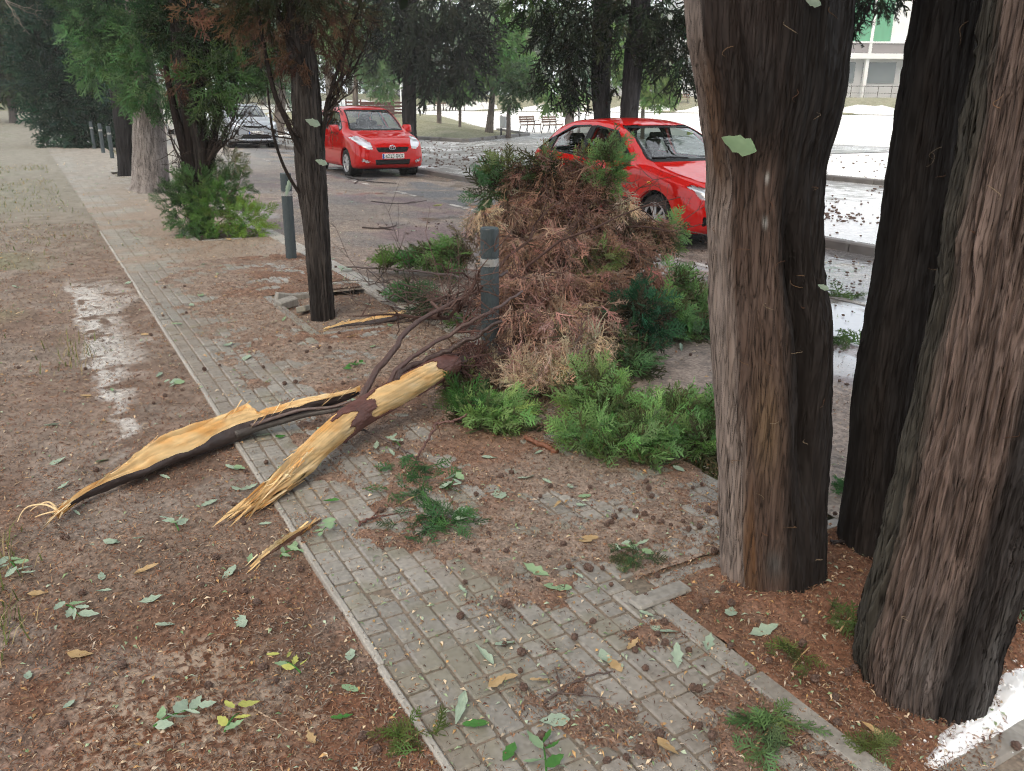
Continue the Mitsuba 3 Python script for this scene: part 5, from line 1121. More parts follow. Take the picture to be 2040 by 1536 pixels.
def slab(name, label, U, B, L, n, g, thick=.03, bark_col=((.035, .026, .026), (.075, .058, .055)), cat='split wood', shard=30, amp=.012):
    """A split length of trunk: torn wood face between curves U and B, bark between B and L."""
    t = thing(name, label, cat); U, B, L = (curve([at(*q) for q in c], n) for c in (U, B, L)); m = 14; k = np.linspace(0, 1, m)
    W = U[:, None] * (1 - k)[None, :, None] + B[:, None] * k[None, :, None]; s = np.linspace(0, 1, n)
    fb = meshkit.noise(np.stack(np.broadcast_arrays(s[:, None] * 9, k[None] * 6.5, 0 * s[:, None]), -1), 3) - .5; fb2 = meshkit.noise(np.stack(np.broadcast_arrays(s[:, None] * 30, k[None] * 13, 0 * s[:, None]), -1), 5) - .5
    nrm = unit(np.cross(np.gradient(U, axis=0), B - U)); nrm *= np.sign(nrm[:, 2:3] + 1e-9)
    wd = np.linalg.norm(B - U, axis=1); W = W + nrm[:, None] * ((fb * amp * 1.6 + fb2 * amp)[..., None] * np.minimum(1, wd / .05)[:, None, None]); W[:, 0] += (unit(U - B) * ((meshkit.noise(np.stack([s * 40, s * 0, s * 0], -1)) - .5) * .016)[:, None])
    mb = MB(); mb.add(W.reshape(-1, 3), grid_faces(n, m), wood_col(meshkit.noise(np.stack(np.broadcast_arrays(s[:, None] * 7, k[None] * 21, 0 * s[:, None]), -1), 31) * .6 + .4 * meshkit.noise(np.stack(np.broadcast_arrays(s[:, None] * 18, k[None] * 40, 0 * s[:, None]), -1), 32), W.reshape(-1, 3), g)); bk = W[:, 0] - np.array([0, 0, 1]) * np.minimum(thick, np.maximum(W[:, :1, 2] - .004, .004)); mb.add(np.concatenate([W[:, 0], bk]), np.array([[i, i + 1, n + i + 1, n + i] for i in range(n - 1)]), ORANGE * .7)
    w = part(t, 'wood_face', mb.mesh(), 'wood', color=mb.col(), smooth=True)
    mb = MB(); q = np.linspace(0, 1, 9); bulge = np.sin(q * np.pi); o = unit((B - U) * [1, 1, 0] + 1e-6)
    Bk = W[:, -1][:, None] * (1 - q)[None, :, None] + L[:, None] * q[None, :, None] + o[:, None] * (bulge[None, :, None] * np.minimum(wd, .08)[:, None, None] * .3); Bk = np.concatenate([Bk, bk[:, None] - [0, 0, .002]], 1); Bk[:, -1, 2] = np.minimum(Bk[:, -1, 2], L[:, 2])
    Bk[:, 1:-1] += (meshkit.fbm(Bk[:, 1:-1] * 30, 3, 4)[..., None] - .5) * .016 * o[:, None]
    kc = meshkit.fbm(Bk.reshape(-1, 3) * 22, 3)[:, None]; mb.add(Bk.reshape(-1, 3), grid_faces(n, 10), lerp(np.array(bark_col[0]), np.array(bark_col[1]), kc)); part(t, 'bark', mb.mesh(), 'old_bark', color=mb.col(), smooth=True)
    if shard:
        mb = MB(); d = unit(W[3, 5] - W[n // 8, 5]); shards(mb, W[1:5, 2:12].reshape(-1, 3), d, .13, .006, shard // 2, g); shards(mb, W[8:-6:5, 0:4].reshape(-1, 3), d + [0, 0, -.06], .14, .004, shard, g); put(numbered(w + '__splinters'), mb.mesh(), 'wood', color=mb.col(), kind='stuff')
    return t, W


US = [(113, 1024, .03), (162, 975, .05), (226, 941, .07), (276, 900, .085), (340, 862, .10), (415, 836, .11), (450, 822, .115), (491, 808, .125), (503, 812, .125), (512, 822, .12), (540, 812, .13), (604, 793, .16), (660, 783, .19), (717, 770, .22)]
BS = [(122, 1019, .022), (150, 995, .04), (204, 964, .05), (294, 930, .06), (313, 919, .065), (377, 896, .07), (453, 854, .085), (502, 836, .10), (566, 815, .13), (642, 796, .16), (680, 788, .18), (716, 777, .20)]
LS = [(124, 1024, .004), (153, 1001, .004), (211, 979, .003), (302, 942, .003), (377, 914, .003), (472, 880, .006), (547, 842, .05), (642, 812, .10), (698, 794, .15), (715, 781, .18)]
sl, SW = slab('split_trunk', 'long split half of the trunk with yellow torn face and black bark', US, BS, LS, 150, gf)
mb = MB(); pp = curve([at(*q) for q in ((468, 866, .05), (540, 845, .06), (600, 828, .08), (660, 818, .10), (712, 806, .12))], 30); mb.add(*tube(pp, np.linspace(.020, .013, 30), 8), (.075, .066, .062)); pp2 = curve([at(*q) for q in ((500, 848, .08), (560, 828, .10), (610, 815, .12), (650, 812, .12), (700, 798, .16))], 24); mb.add(*tube(pp2, np.linspace(.010, .006, 24), 6), (.16, .12, .115)); part(sl, 'side_branch', mb.mesh(), 'old_bark', smooth=True, color=mb.col())
mb = MB()
for pts in (((118, 1020, .03), (85, 1005, .06), (55, 1010, .05), (35, 1040, .01)), ((116, 1022, .02), (95, 1000, .05), (60, 1018, .02)), ((124, 1020, .03), (118, 1033, .01)), ((130, 1012, .03), (95, 1022, .03), (70, 1030, .01))):
    pp = curve([at(*q) for q in pts], 12); mb.add(*tube(pp, np.linspace(.006, .0018, 12), 4), PALE * [.85, .8, .75])
part(sl, 'torn_strips', mb.mesh(), 'wood', color=mb.col(), kind='stuff')
slab('splinter', 'yellow splinter with dark bark underside lying by the tree pit', [(650, 652, .015), (690, 641, .03), (740, 632, .04), (780, 621, .06), (808, 617, .06)], [(652, 655, .01), (692, 645, .02), (742, 637, .03), (785, 629, .045), (809, 626, .045)], [(653, 656, .003), (694, 650, .003), (744, 646, .003), (786, 641, .003), (809, 632, .02)], 50, gf, .02, shard=10, amp=.006)
slab('splinter', 'thin orange splinter pointing up right across the paving edge, below the log', [(497, 1128, .006), (530, 1095, .03), (560, 1073, .04), (590, 1056, .035), (615, 1044, .03), (638, 1031, .015)], [(500, 1130, .004), (535, 1102, .016), (562, 1081, .02), (592, 1061, .025), (617, 1047, .022), (639, 1033, .012)], [(500, 1131, .002), (536, 1106, .002), (564, 1088, .002), (594, 1068, .002), (618, 1051, .008), (640, 1035, .008)], 40, gf, .02, bark_col=((.09, .045, .03), (.2, .10, .06)), shard=6, amp=.005)

# branches of the fallen crown
BC = np.array([.095, .058, .052])
def limb(pts, r0, r1, name='branch', col=BC, n=26):
    pp = curve([at(*q) for q in pts], n); pp[1:-1] += gf.normal(0, .004, (n - 2, 3)); mb = MB(); mb.add(*tube(pp, np.linspace(r0, r1, n), 8), col * gf.uniform(.75, 1.2)); part(ft, name, mb.mesh(), 'old_bark', smooth=True, color=mb.col()); return pp
l1 = limb([(722, 792, .2), (745, 745, .26), (778, 706, .32), (817, 655, .38), (862, 624, .42), (930, 588, .5), (1010, 540, .6)], .019, .010)
l2 = limb([(775, 765, .24), (800, 728, .28), (833, 703, .32), (893, 667, .38), (952, 634, .46), (1040, 580, .55)], .014, .008)
l3 = limb([(790, 760, .25), (825, 728, .27), (862, 712, .3), (900, 694, .34), (1000, 640, .5)], .020, .010, col=BC * .6)
limb([(690, 532, .03), (745, 534, .05), (820, 540, .09), (900, 549, .14), (975, 570, .22)], .008, .013, col=np.array([.15, .11, .10]))
limb([(760, 540, .06), (765, 570, .05), (775, 600, .04), (800, 618, .03)], .006, .009, col=np.array([.10, .075, .07])); limb([(870, 842, .12), (850, 880, .06), (835, 905, .03), (818, 932, .01)], .007, .004, col=np.array([.15, .08, .07])); limb([(718, 856, .06), (755, 870, .05), (785, 888, .02), (830, 915, .01)], .006, .003, col=np.array([.08, .06, .055])); limb([(1045, 872, .03), (1075, 884, .02), (1110, 900, .015)], .012, .014, col=np.array([.20, .085, .05]))
limb([(870, 842, .12), (900, 838, .14), (930, 825, .2)], .006, .004, col=np.array([.15, .08, .07]))
MS = [at(868, 742, .225), at(930, 720, .20), at(990, 712, .18), np.array([3.0, 5.25, .32]), np.array([3.7, 5.85, .6]), np.array([4.3, 6.4, .55])]
pp = curve(MS, 24); mb = MB(); mb.add(*tube(pp, np.r_[np.linspace(.050, .026, 6), np.linspace(.025, .010, 18)], 10), BC * .5); part(ft, 'leading_stem', mb.mesh(), 'old_bark', smooth=True, color=mb.col())
mb = MB(); g = np.random.default_rng(9)
branchlets(mb, at(960, 600, .32), [at(*q) for q in ((700, 540, .03), (735, 560, .03), (770, 585, .02), (790, 615, .02), (830, 600, .06), (850, 570, .1), (800, 560, .05), (820, 640, .03), (860, 620, .08), (745, 545, .05), (780, 545, .06), (870, 560, .14), (720, 575, .02))], .010, g, n=9, sag=.06, twigs=7, col=(.105, .08, .072))
branchlets(mb, l1[16], [at(*q) for q in ((900, 520, .4), (950, 540, .5), (930, 560, .4), (880, 590, .3), (960, 500, .5), (985, 555, .6), (870, 560, .3))], .009, g, twigs=6, col=(.13, .085, .075)); branchlets(mb, l2[13], [at(*q) for q in ((960, 600, .5), (1000, 610, .5), (940, 640, .4), (970, 660, .35), (1010, 650, .4), (950, 570, .5))], .008, g, twigs=6, col=(.14, .08, .07))
branchlets(mb, l3[12], [at(*q) for q in ((930, 740, .15), (960, 720, .2), (900, 770, .1), (970, 760, .12), (940, 700, .3), (1000, 700, .3), (910, 740, .15), (985, 735, .2), (890, 790, .06), (930, 780, .06))], .008, g, twigs=7, col=(.10, .06, .055))
branchlets(mb, at(700, 590, .02), [at(*q) for q in ((660, 560, .12), (690, 545, .15), (715, 560, .1), (735, 590, .03), (740, 625, .02))], .005, g, twigs=4, col=(.10, .075, .065))
branchlets(mb, at(870, 842, .12), [at(*q) for q in ((890, 815, .15), (905, 850, .1), (850, 835, .1), (880, 870, .05))], .004, g, twigs=4, col=(.16, .09, .07))
for q in range(26):
    a = np.array([2.0, 4.45, .3]) + (np.array([4.2, 6.3, .6]) - np.array([2.0, 4.45, .3])) * g.uniform(.05, .95); b = a + np.array([g.normal(.25, .45), g.normal(-.35, .5), g.uniform(-.1, .65)]); b[2] = max(b[2], .05)
    branchlets(mb, a, [b], .010 * g.uniform(.6, 1.4), g, twigs=6, sag=-.05, col=(.12, .075, .065))
part(ft, 'twigs', mb.mesh(), 'bark_far', color=mb.col(), kind='stuff')


def heap(name, clumps, temps, size, cover, label, bias, out_w=1.0, inner=2.2):
    mb = MB()
    for cl in clumps:
        px, py, d, a, b, col = cl[:6]; bi = cl[6] if len(cl) > 6 else bias; c = out(px, py, d); dep = (c - EYE) @ FW; ra, rb = a / F * dep, b / F * dep
        n = int(cover * 4 * math.pi * ra * max(rb, .6 * ra) / (size * size * .3)); p, o = ball(gf, n, c, (ra, ra, rb), inner); p[:, 2] = np.where(p[:, 2] < .02, gf.uniform(.02, .12, n), p[:, 2])
        if name[0] == 'b':                                            # limp sprays hang down from the top and flanks of each bough
            o = unit(o * [1, 1, .55] + [0, 0, .28]); p = c + o * np.array([ra, ra, rb]) * (gf.uniform(0, 1, (n, 1)) ** .25); p[:, 2] = np.maximum(p[:, 2], .06)
        dr_ = o * out_w + np.array(bi) + gf.normal(0, .30 if name[0] == 'b' else .45, (n, 3)); dr_[:, 2] = np.where(p[:, 2] < .15, np.abs(dr_[:, 2]) * .6, dr_[:, 2])
        scatter(mb, temps, p, dr_, size * gf.uniform(.6, 1.3, n), tint(gf, n, col, .2, .07), gf)
        m = int((.40 if name[0] == 'b' else .55) * n); p, o = ball(gf, m, c, (ra * .72, ra * .72, rb * .72), 3); p[:, 2] = np.maximum(p[:, 2], .03)          # older inner twigs, darkened to paint shade inside the heap
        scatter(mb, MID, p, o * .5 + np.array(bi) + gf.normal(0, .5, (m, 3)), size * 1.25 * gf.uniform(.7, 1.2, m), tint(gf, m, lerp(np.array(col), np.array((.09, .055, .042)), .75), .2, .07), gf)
    part(ft, name, mb.mesh(), 'leafy' if name[0] == 'b' else 'leafy_light', color=mb.col(), kind='stuff', label=label)


B1, B2, B3, TAN = (.50, .325, .25), (.37, .23, .17), (.56, .39, .30), (.59, .475, .345)
GR, GB, GD, GY = (.23, .40, .15), (.29, .47, .175), (.14, .27, .12), (.28, .36, .14)
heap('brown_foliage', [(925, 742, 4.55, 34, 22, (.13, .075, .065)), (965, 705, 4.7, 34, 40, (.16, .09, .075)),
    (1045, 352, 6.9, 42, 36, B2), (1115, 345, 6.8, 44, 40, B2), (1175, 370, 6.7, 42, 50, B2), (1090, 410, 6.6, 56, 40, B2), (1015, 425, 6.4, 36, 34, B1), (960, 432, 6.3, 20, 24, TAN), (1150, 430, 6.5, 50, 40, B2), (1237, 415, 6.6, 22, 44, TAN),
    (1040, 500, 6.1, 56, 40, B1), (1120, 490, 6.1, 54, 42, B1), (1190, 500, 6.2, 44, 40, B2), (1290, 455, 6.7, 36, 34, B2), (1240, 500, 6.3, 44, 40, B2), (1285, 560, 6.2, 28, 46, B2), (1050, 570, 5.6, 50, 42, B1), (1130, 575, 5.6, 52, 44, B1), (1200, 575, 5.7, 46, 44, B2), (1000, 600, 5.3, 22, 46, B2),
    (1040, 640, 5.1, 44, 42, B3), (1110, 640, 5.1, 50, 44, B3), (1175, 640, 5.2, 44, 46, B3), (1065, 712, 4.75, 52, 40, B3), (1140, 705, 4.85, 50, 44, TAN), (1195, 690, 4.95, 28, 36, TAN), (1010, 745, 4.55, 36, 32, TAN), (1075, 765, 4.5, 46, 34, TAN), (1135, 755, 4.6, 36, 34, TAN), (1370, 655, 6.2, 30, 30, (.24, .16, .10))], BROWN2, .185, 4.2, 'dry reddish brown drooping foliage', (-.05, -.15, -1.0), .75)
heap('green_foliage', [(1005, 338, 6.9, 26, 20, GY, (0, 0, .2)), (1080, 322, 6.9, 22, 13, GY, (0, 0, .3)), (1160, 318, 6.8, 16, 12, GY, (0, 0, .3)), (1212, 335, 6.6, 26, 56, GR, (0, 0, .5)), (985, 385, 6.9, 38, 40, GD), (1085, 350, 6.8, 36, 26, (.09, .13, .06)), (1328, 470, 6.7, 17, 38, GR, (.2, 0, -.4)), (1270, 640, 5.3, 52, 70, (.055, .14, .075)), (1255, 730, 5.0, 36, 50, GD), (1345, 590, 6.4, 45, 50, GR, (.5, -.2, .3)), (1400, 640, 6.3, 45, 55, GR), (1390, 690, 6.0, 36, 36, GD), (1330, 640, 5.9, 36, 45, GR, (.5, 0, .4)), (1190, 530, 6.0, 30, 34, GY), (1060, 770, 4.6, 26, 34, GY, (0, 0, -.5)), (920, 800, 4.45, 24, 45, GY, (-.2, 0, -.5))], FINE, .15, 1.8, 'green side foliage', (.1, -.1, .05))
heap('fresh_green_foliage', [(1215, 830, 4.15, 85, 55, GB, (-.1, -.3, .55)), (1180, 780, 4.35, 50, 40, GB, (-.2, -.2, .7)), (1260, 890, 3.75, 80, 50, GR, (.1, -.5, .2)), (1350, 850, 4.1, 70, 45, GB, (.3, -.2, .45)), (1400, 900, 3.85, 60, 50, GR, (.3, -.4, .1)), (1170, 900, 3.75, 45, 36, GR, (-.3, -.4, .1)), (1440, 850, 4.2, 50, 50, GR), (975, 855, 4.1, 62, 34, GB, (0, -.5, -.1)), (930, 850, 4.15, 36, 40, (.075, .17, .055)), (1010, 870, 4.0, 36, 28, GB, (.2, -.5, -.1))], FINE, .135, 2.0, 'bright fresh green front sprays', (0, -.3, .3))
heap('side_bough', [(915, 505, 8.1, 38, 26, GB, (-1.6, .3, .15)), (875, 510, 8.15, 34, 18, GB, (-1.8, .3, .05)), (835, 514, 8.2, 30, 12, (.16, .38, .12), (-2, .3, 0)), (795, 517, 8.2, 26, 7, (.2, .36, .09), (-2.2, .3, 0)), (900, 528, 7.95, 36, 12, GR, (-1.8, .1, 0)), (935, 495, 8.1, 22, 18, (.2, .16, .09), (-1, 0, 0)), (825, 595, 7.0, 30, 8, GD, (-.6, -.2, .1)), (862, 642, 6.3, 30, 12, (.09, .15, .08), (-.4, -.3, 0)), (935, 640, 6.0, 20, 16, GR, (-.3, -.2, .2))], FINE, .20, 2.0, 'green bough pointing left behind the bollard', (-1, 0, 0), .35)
# ------------------------------------------------------------------ litter on the ground
gl = np.random.default_rng(2024)


def ground_z(x, y):
    x, y = np.asarray(x, float), np.asarray(y, float)
    z = np.where(x < .69, verge_z(x, y) + zg(x, y), np.where((x > 2.7) & (x < 8.22), -.011 + 0 * x, .002 + 0 * x)); z = np.where((x > 8.37) & (x < 15.05), .087, z)
    for q, (a, b, c, d) in enumerate(PITS):
        i = (x > a) & (x < b) & (y > c) & (y < d)
        h = .055 * np.exp(-((x - 2.05) ** 2 + (y - 1.5) ** 2) / .16) - .012 if q == 0 else .05 * np.exp(-((x - (a + b) / 2) ** 2 + (y - (c + d) / 2) ** 2) / .09) - .045
        z = np.where(i, h + .006, z)
    return z


def spread(n, dmin, dmax, lo=-8, hi=66):
    d = np.exp(gl.uniform(math.log(dmin), math.log(dmax), n)); a = np.radians(gl.uniform(lo, hi, n)); return d * np.sin(a), d * np.cos(a), d


def pieces(x, y, L, W, col, lift=.003, arch=.15, tilt=.25):
    """Little bent slivers, four triangles each."""
    n = len(x); a = gl.uniform(0, 2 * np.pi, n); t = np.stack([np.cos(a), np.sin(a), gl.normal(0, tilt, n)], -1); s = np.stack([-np.sin(a), np.cos(a), gl.normal(0, .3, n)], -1)
    c = np.stack([x, y, ground_z(x, y) + lift * gl.uniform(.3, 1.8, n)], -1); L, W = np.broadcast_to(L, (n,))[:, None], np.broadcast_to(W, (n,))[:, None]; up = np.array([0, 0, 1.0]) * arch * L
    v = np.stack([c - t * L / 2, c - s * W / 2 + up, c + s * W / 2 + up, c + t * L / 2], 1); v[..., 2] = np.maximum(v[..., 2], (c[:, 2] - .004)[:, None])
    f = np.array([[0, 2, 1], [1, 2, 3]])[None] + 4 * np.arange(n)[:, None, None]
    return v.reshape(-1, 3), f.reshape(-1, 3), np.repeat(col, 4, 0)


def pick(pal, n): return np.array(pal)[gl.integers(0, len(pal), n)] * gl.uniform(.65, 1.25, (n, 1))


pm_ = lambda x, y, k, s, f=1.0: meshkit.fbm(np.stack([x * f, y * f, x * 0 + k], -1), 4, s)
x, y, d = spread(172000, 1.35, 13)
cov = np.where(x < .69, .80 - .25 * sst(.2, -1.4, x), np.where(x < 2.5, .08 + .92 * sst(.45, .7, litter_cover(x, y)), .30 * sst(.42, .6, pm_(x, y, 7, 2, 1.2)) * sst(8, 4.5, x)))
for a, b, c, e in PITS[:2]: cov = np.where((x > a) & (x < b) & (y > c) & (y < e), 1.0, cov)
k = gl.uniform(0, 1, len(x)) < cov; x, y, d = x[k], y[k], d[k]
RED = [(.19, .09, .056), (.26, .13, .08), (.10, .052, .038), (.33, .20, .13), (.20, .14, .105)]; DULL = [(.17, .132, .11), (.24, .195, .165), (.09, .068, .058), (.37, .31, .26), (.19, .13, .10)]
redness = np.clip(sst(.40, .6, pm_(x, y, 9, 6, .9)) * .8 + .5 * ((x > 1.6) & (y < 2.2)) + .2 * (x > .69), 0, 1)
col = np.where((gl.uniform(0, 1, len(x)) < redness)[:, None], pick(RED, len(x)), pick(DULL, len(x))); tanm = gl.uniform(0, 1, len(x)) < .05; col[tanm] = pick([(.50, .38, .25), (.42, .28, .15)], tanm.sum())
s = (.55 + .12 * d) * np.where(x < .69, 1.2, 1.0); mb = MB(); mb.add(*pieces(x, y, .020 * s * gl.uniform(.5, 1.6, len(x)), .0026 * s * gl.uniform(.6, 1.7, len(x)), col))
nl = struct('needle_litter'); labels[nl] = {'kind': 'stuff', 'label': 'reddish brown fallen needles and scale leaves strewn over earth and pavement', 'category': 'litter'}; put(nl, mb.mesh(), 'matte', color=mb.col())
x, y, d = spread(42000, 1.35, 8); k = gl.uniform(0, 1, len(x)) < np.where(x < .69, .55, np.where(x < 2.6, .10 + .9 * sst(.36, .62, litter_cover(x, y)), .12)); k &= ~((x > 2.6) & (gl.uniform(0, 1, len(x)) < .5)); x, y, d = x[k], y[k], d[k]
mb = MB(); s = .6 + .13 * d; mb.add(*pieces(x, y, .011 * s * gl.uniform(.5, 1.7, len(x)), .0055 * s * gl.uniform(.5, 1.5, len(x)), pick([(.13, .06, .045), (.30, .15, .085), (.36, .20, .12), (.22, .12, .08), (.40, .27, .18), (.09, .06, .05), (.27, .20, .15)], len(x)), arch=.3))
sl_ = struct('bark_crumbs'); labels[sl_] = {'kind': 'stuff', 'label': 'red brown crumbs of bark and cone scales mixed into the litter', 'category': 'litter'}; put(sl_, mb.mesh(), 'matte', color=mb.col())
x, y, d = spread(9500, 1.4, 26); k = (gl.uniform(0, 1, len(x)) < np.where(x < .69, .5, np.where(x < 2.7, .8, .45))) & (x < 8); x, y, d = x[k], y[k], d[k]
s = .7 + .10 * d; mb = MB(); mb.add(*pieces(x, y, .022 * s * gl.uniform(.5, 1.4, len(x)), .009 * s * gl.uniform(.5, 1.3, len(x)), pick([(.56, .44, .30), (.62, .50, .36), (.48, .30, .14), (.50, .42, .33), (.30, .38, .24), (.38, .45, .34), (.22, .31, .16)], len(x)), arch=.22))
lc = struct('leaf_chips'); labels[lc] = {'kind': 'stuff', 'label': 'small pale torn leaf chips and bark flakes scattered over the ground', 'category': 'litter'}; put(lc, mb.mesh(), 'matte', color=mb.col())


def cone_template(seed, sub=2):
    g = np.random.default_rng(seed); m = trimesh.creation.icosphere(subdivisions=sub); v = np.array(m.vertices)
    an_ = np.arctan2(v[:, 1], v[:, 0]); k = np.abs(np.sin(an_ * 2.5 + 1.2 * np.round(v[:, 2] * 2.2))) * .22 + .22 * np.abs(np.sin(v[:, 2] * 5.5)); v = v * (.72 + k + .08 * g.normal(0, 1, len(v)))[:, None] * [1, .92, .86]
    return v, np.array(m.faces)


bumped('cone_brown', mikit.proc(lambda p, n, uv: MX(C3(.050, .034, .028), C3(.13, .075, .055), N(p.x * 160, p.y * 160, p.z * 160))), .6, lambda p, n, uv: N(p.x * 300, p.y * 300, p.z * 300) * .002)
cones = [mikit.ply(cone_template(k), 'mat_cone_brown') for k in range(4)]
spots = [(1210, 1240), (1440, 1190), (1500, 1225), (1720, 880), (1590, 950)]
def clear(x, y): return not any((x - P_[0, 0]) ** 2 + (y - P_[0, 1]) ** 2 < (R_[0] + .04) ** 2 for P_, R_ in ((P1, R1), (P2, R2), (P3, R3), (P4, R4)))
nc = 0
AREAS = [(lambda x, y: x < .69 and y < 2.7, 'on the brown earth in the lower left', 'cones on the near earth'), (lambda x, y: x < .69, 'on the earth round the long split trunk', 'cones on the far earth'), (lambda x, y: x > 1.66 and y < 2.0, 'on the needles round the foot of the three big trunks', 'cones in the big tree pit'),
         (lambda x, y: y < 2.3, 'on the pavers in the lower middle', 'cones on the near pavers'), (lambda x, y: y < 4.2, 'on the needle-covered pavers in front of the green foliage', 'cones before the foliage'), (lambda x, y: True, 'on the pavement behind the log', 'cones behind the log')]
def area(x, y): return next((b, c) for a, b, c in AREAS if a(x, y))
cz = [(at(900 + u_ / 2.27, 860 + v_ / 2.27)) for u_, v_ in ((270, 195), (445, 255), (400, 300), (625, 260), (735, 395), (720, 420), (830, 370), (870, 385), (910, 400), (800, 440), (820, 430), (700, 430), (760, 360), (1120, 440), (1070, 450), (1200, 380), (1160, 365), (1130, 245), (890, 265), (505, 520), (530, 620), (625, 630), (680, 625), (720, 700), (165, 470), (115, 550), (60, 690), (240, 790), (260, 800), (390, 680), (875, 760), (960, 875), (930, 925), (965, 965), (1070, 1000), (830, 1000), (555, 940), (310, 1090), (1190, 550), (325, 1170), (575, 1190), (875, 1080), (1115, 1175), (1120, 1340), (1180, 1390), (850, 1455), (890, 1470), (700, 1500), (1090, 260), (905, 300), (945, 420), (990, 430), (1045, 415))] + \
     [at(1240 + u_ / 2.415, 900 + v_ / 2.415) for u_, v_ in ((60, 965), (205, 935), (320, 965), (110, 710), (200, 830), (1030, 1320), (920, 1130), (1020, 1210), (1080, 1110), (370, 1330), (430, 1380), (440, 490), (520, 770), (870, 880), (860, 980), (700, 1040), (1110, 1090), (520, 950), (1160, 1410), (1890, 1430), (1810, 1165), (1820, 1060), (400, 750), (480, 690), (370, 770))] + \
     [at(u_ / 2.267, 1000 + v_ / 2.267) for u_, v_ in ((1185, 730), (1300, 835), (1245, 790), (1105, 405), (285, 990), (1640, 1060), (1700, 1120), (1355, 290), (1540, 760), (740, 205), (975, 250), (300, 155), (370, 405), (550, 735), (940, 815), (915, 380), (1160, 450))] + \
     [at(u_ / 2.649, 560 + v_ / 2.649) for u_, v_ in ((960, 575), (870, 600), (1405, 965), (840, 545), (450, 460), (810, 640), (330, 1340), (1230, 1170), (1390, 1190), (1550, 370), (1620, 380), (1560, 540), (1390, 460), (1740, 360), (1790, 280), (1680, 360), (1740, 640), (1810, 550), (1530, 325), (1160, 450))]
extra = 0
while extra < 70:
    xx, yy, dd_ = spread(1, 1.5, 9, -5, 60); xx, yy = float(xx[0]), float(yy[0])
    if xx < 4.2 and (xx > .9 or gl.uniform() < .35): cz.append(np.array([xx, yy, 0])); extra += 1
for p in cz:
    if not clear(p[0], p[1]): continue
    r = gl.uniform(.0085, .0145); lb_, gp = area(p[0], p[1]); c = thing('cypress_cone', f'small round dark cypress cone {lb_}', 'cone', gp)
    put(c, cones[gl.integers(4)], None, xf=T().translate([p[0], p[1], float(ground_z(p[0], p[1])) + r * .75]).rotate(unit(gl.normal(0, 1, 3)).tolist(), gl.uniform(0, 360)).scale(float(r)))
# dark specks (cones and twigs) far off on the wet walkway and the road
cv, cf = cone_template(3, 0); cv = cv * .9; n = 5200
xx = np.r_[gl.uniform(8.45, 15, n - 1500), gl.uniform(8.45, 12.0, 1500), gl.uniform(4, 8.1, 1100), gl.uniform(15.3, 24, 420)]; yy = np.r_[gl.uniform(-2, 36, n - 1500), gl.uniform(1.5, 10, 1500), gl.uniform(1.5, 11, 1100), gl.uniform(0, 26, 420)]
band = np.r_[pm_(xx[:n], yy[:n], 1, 8, .7) + .12 * np.exp(-((xx[:n] - 9.4) / .9) ** 2), np.ones(1100) * .55, np.ones(420)]; k = gl.uniform(.36, .66, len(xx)) < band; xx, yy = xx[k], yy[k]; n = len(xx)
r = gl.uniform(.012, .03, n) * np.where(yy > 14, 1.2, 1.0) * np.where(xx < 8.2, .6, 1.0); zz = np.where(xx < 8.25, -.008, np.where(xx < 15.05, .09, .065)); st = np.stack([r * gl.uniform(.8, 2.2, n), r, r * .8], -1); a = gl.uniform(0, 2 * np.pi, n); ca, sa = np.cos(a), np.sin(a)
v = cv[None] * st[:, None]; v = np.stack([v[..., 0] * ca[:, None] - v[..., 1] * sa[:, None] + xx[:, None], v[..., 0] * sa[:, None] + v[..., 1] * ca[:, None] + yy[:, None], v[..., 2] + (zz + r * .6)[:, None]], -1)
dc = struct('far_debris'); labels[dc] = {'kind': 'stuff', 'label': 'dark cones and twigs strewn over the wet road and pale walkway', 'category': 'debris'}
put(dc, (v.reshape(-1, 3), (cf[None] + len(cv) * np.arange(n)[:, None, None]).reshape(-1, 3)), 'cone_brown')

# hail lying at the end of the big tree pit, and a dusting by the walkway
def hail_heap(pts, z0, h, n, name, lab):
    pol = Polygon(pts).buffer(.005); b = pol.bounds; xs, ys = np.linspace(b[0] - .05, b[2] + .05, 90), np.linspace(b[1] - .05, b[3] + .05, 90); X, Y = np.meshgrid(xs, ys)
    dd = np.array([pol.exterior.distance(Point(p, q)) * (1 if pol.contains(Point(p, q)) else -1) for p, q in zip(X.ravel(), Y.ravel())]).reshape(X.shape)
    dd = dd + .05 * (meshkit.fbm(np.stack([X * 14, Y * 14, 0 * X], -1), 3) - .5)
    Z = z0 + h * sst(-.03, .10, dd) * (.88 + .24 * meshkit.noise(np.stack([X * 25, Y * 25, 0 * X], -1))) + .003 * (meshkit.noise(np.stack([X * 90, Y * 90, 0 * X], -1)) - .5) - .02 * sst(.0, -.03, dd)
    k = struct(name); labels[k] = {'kind': 'stuff', 'label': lab, 'category': 'hail'}; put(k, (np.stack([X, Y, Z], -1).reshape(-1, 3), grid_faces(90, 90)), 'hail', smooth=True)
    i = gl.integers(0, X.size, n * 3); i = i[(dd.ravel()[i] > -.06)][:n]; o = trimesh.creation.icosphere(subdivisions=0); ov, of = np.array(o.vertices), np.array(o.faces); r = gl.uniform(.0025, .005, len(i)); c = np.stack([X.ravel()[i] + gl.normal(0, .01, len(i)), Y.ravel()[i] + gl.normal(0, .01, len(i)), np.maximum(Z.ravel()[i], z0) + .001], -1)
    part(k, 'hailstones', ((ov[None] * r[:, None, None] + c[:, None]).reshape(-1, 3), (of[None] + len(ov) * np.arange(len(i))[:, None, None]).reshape(-1, 3)), 'hail', kind='stuff')
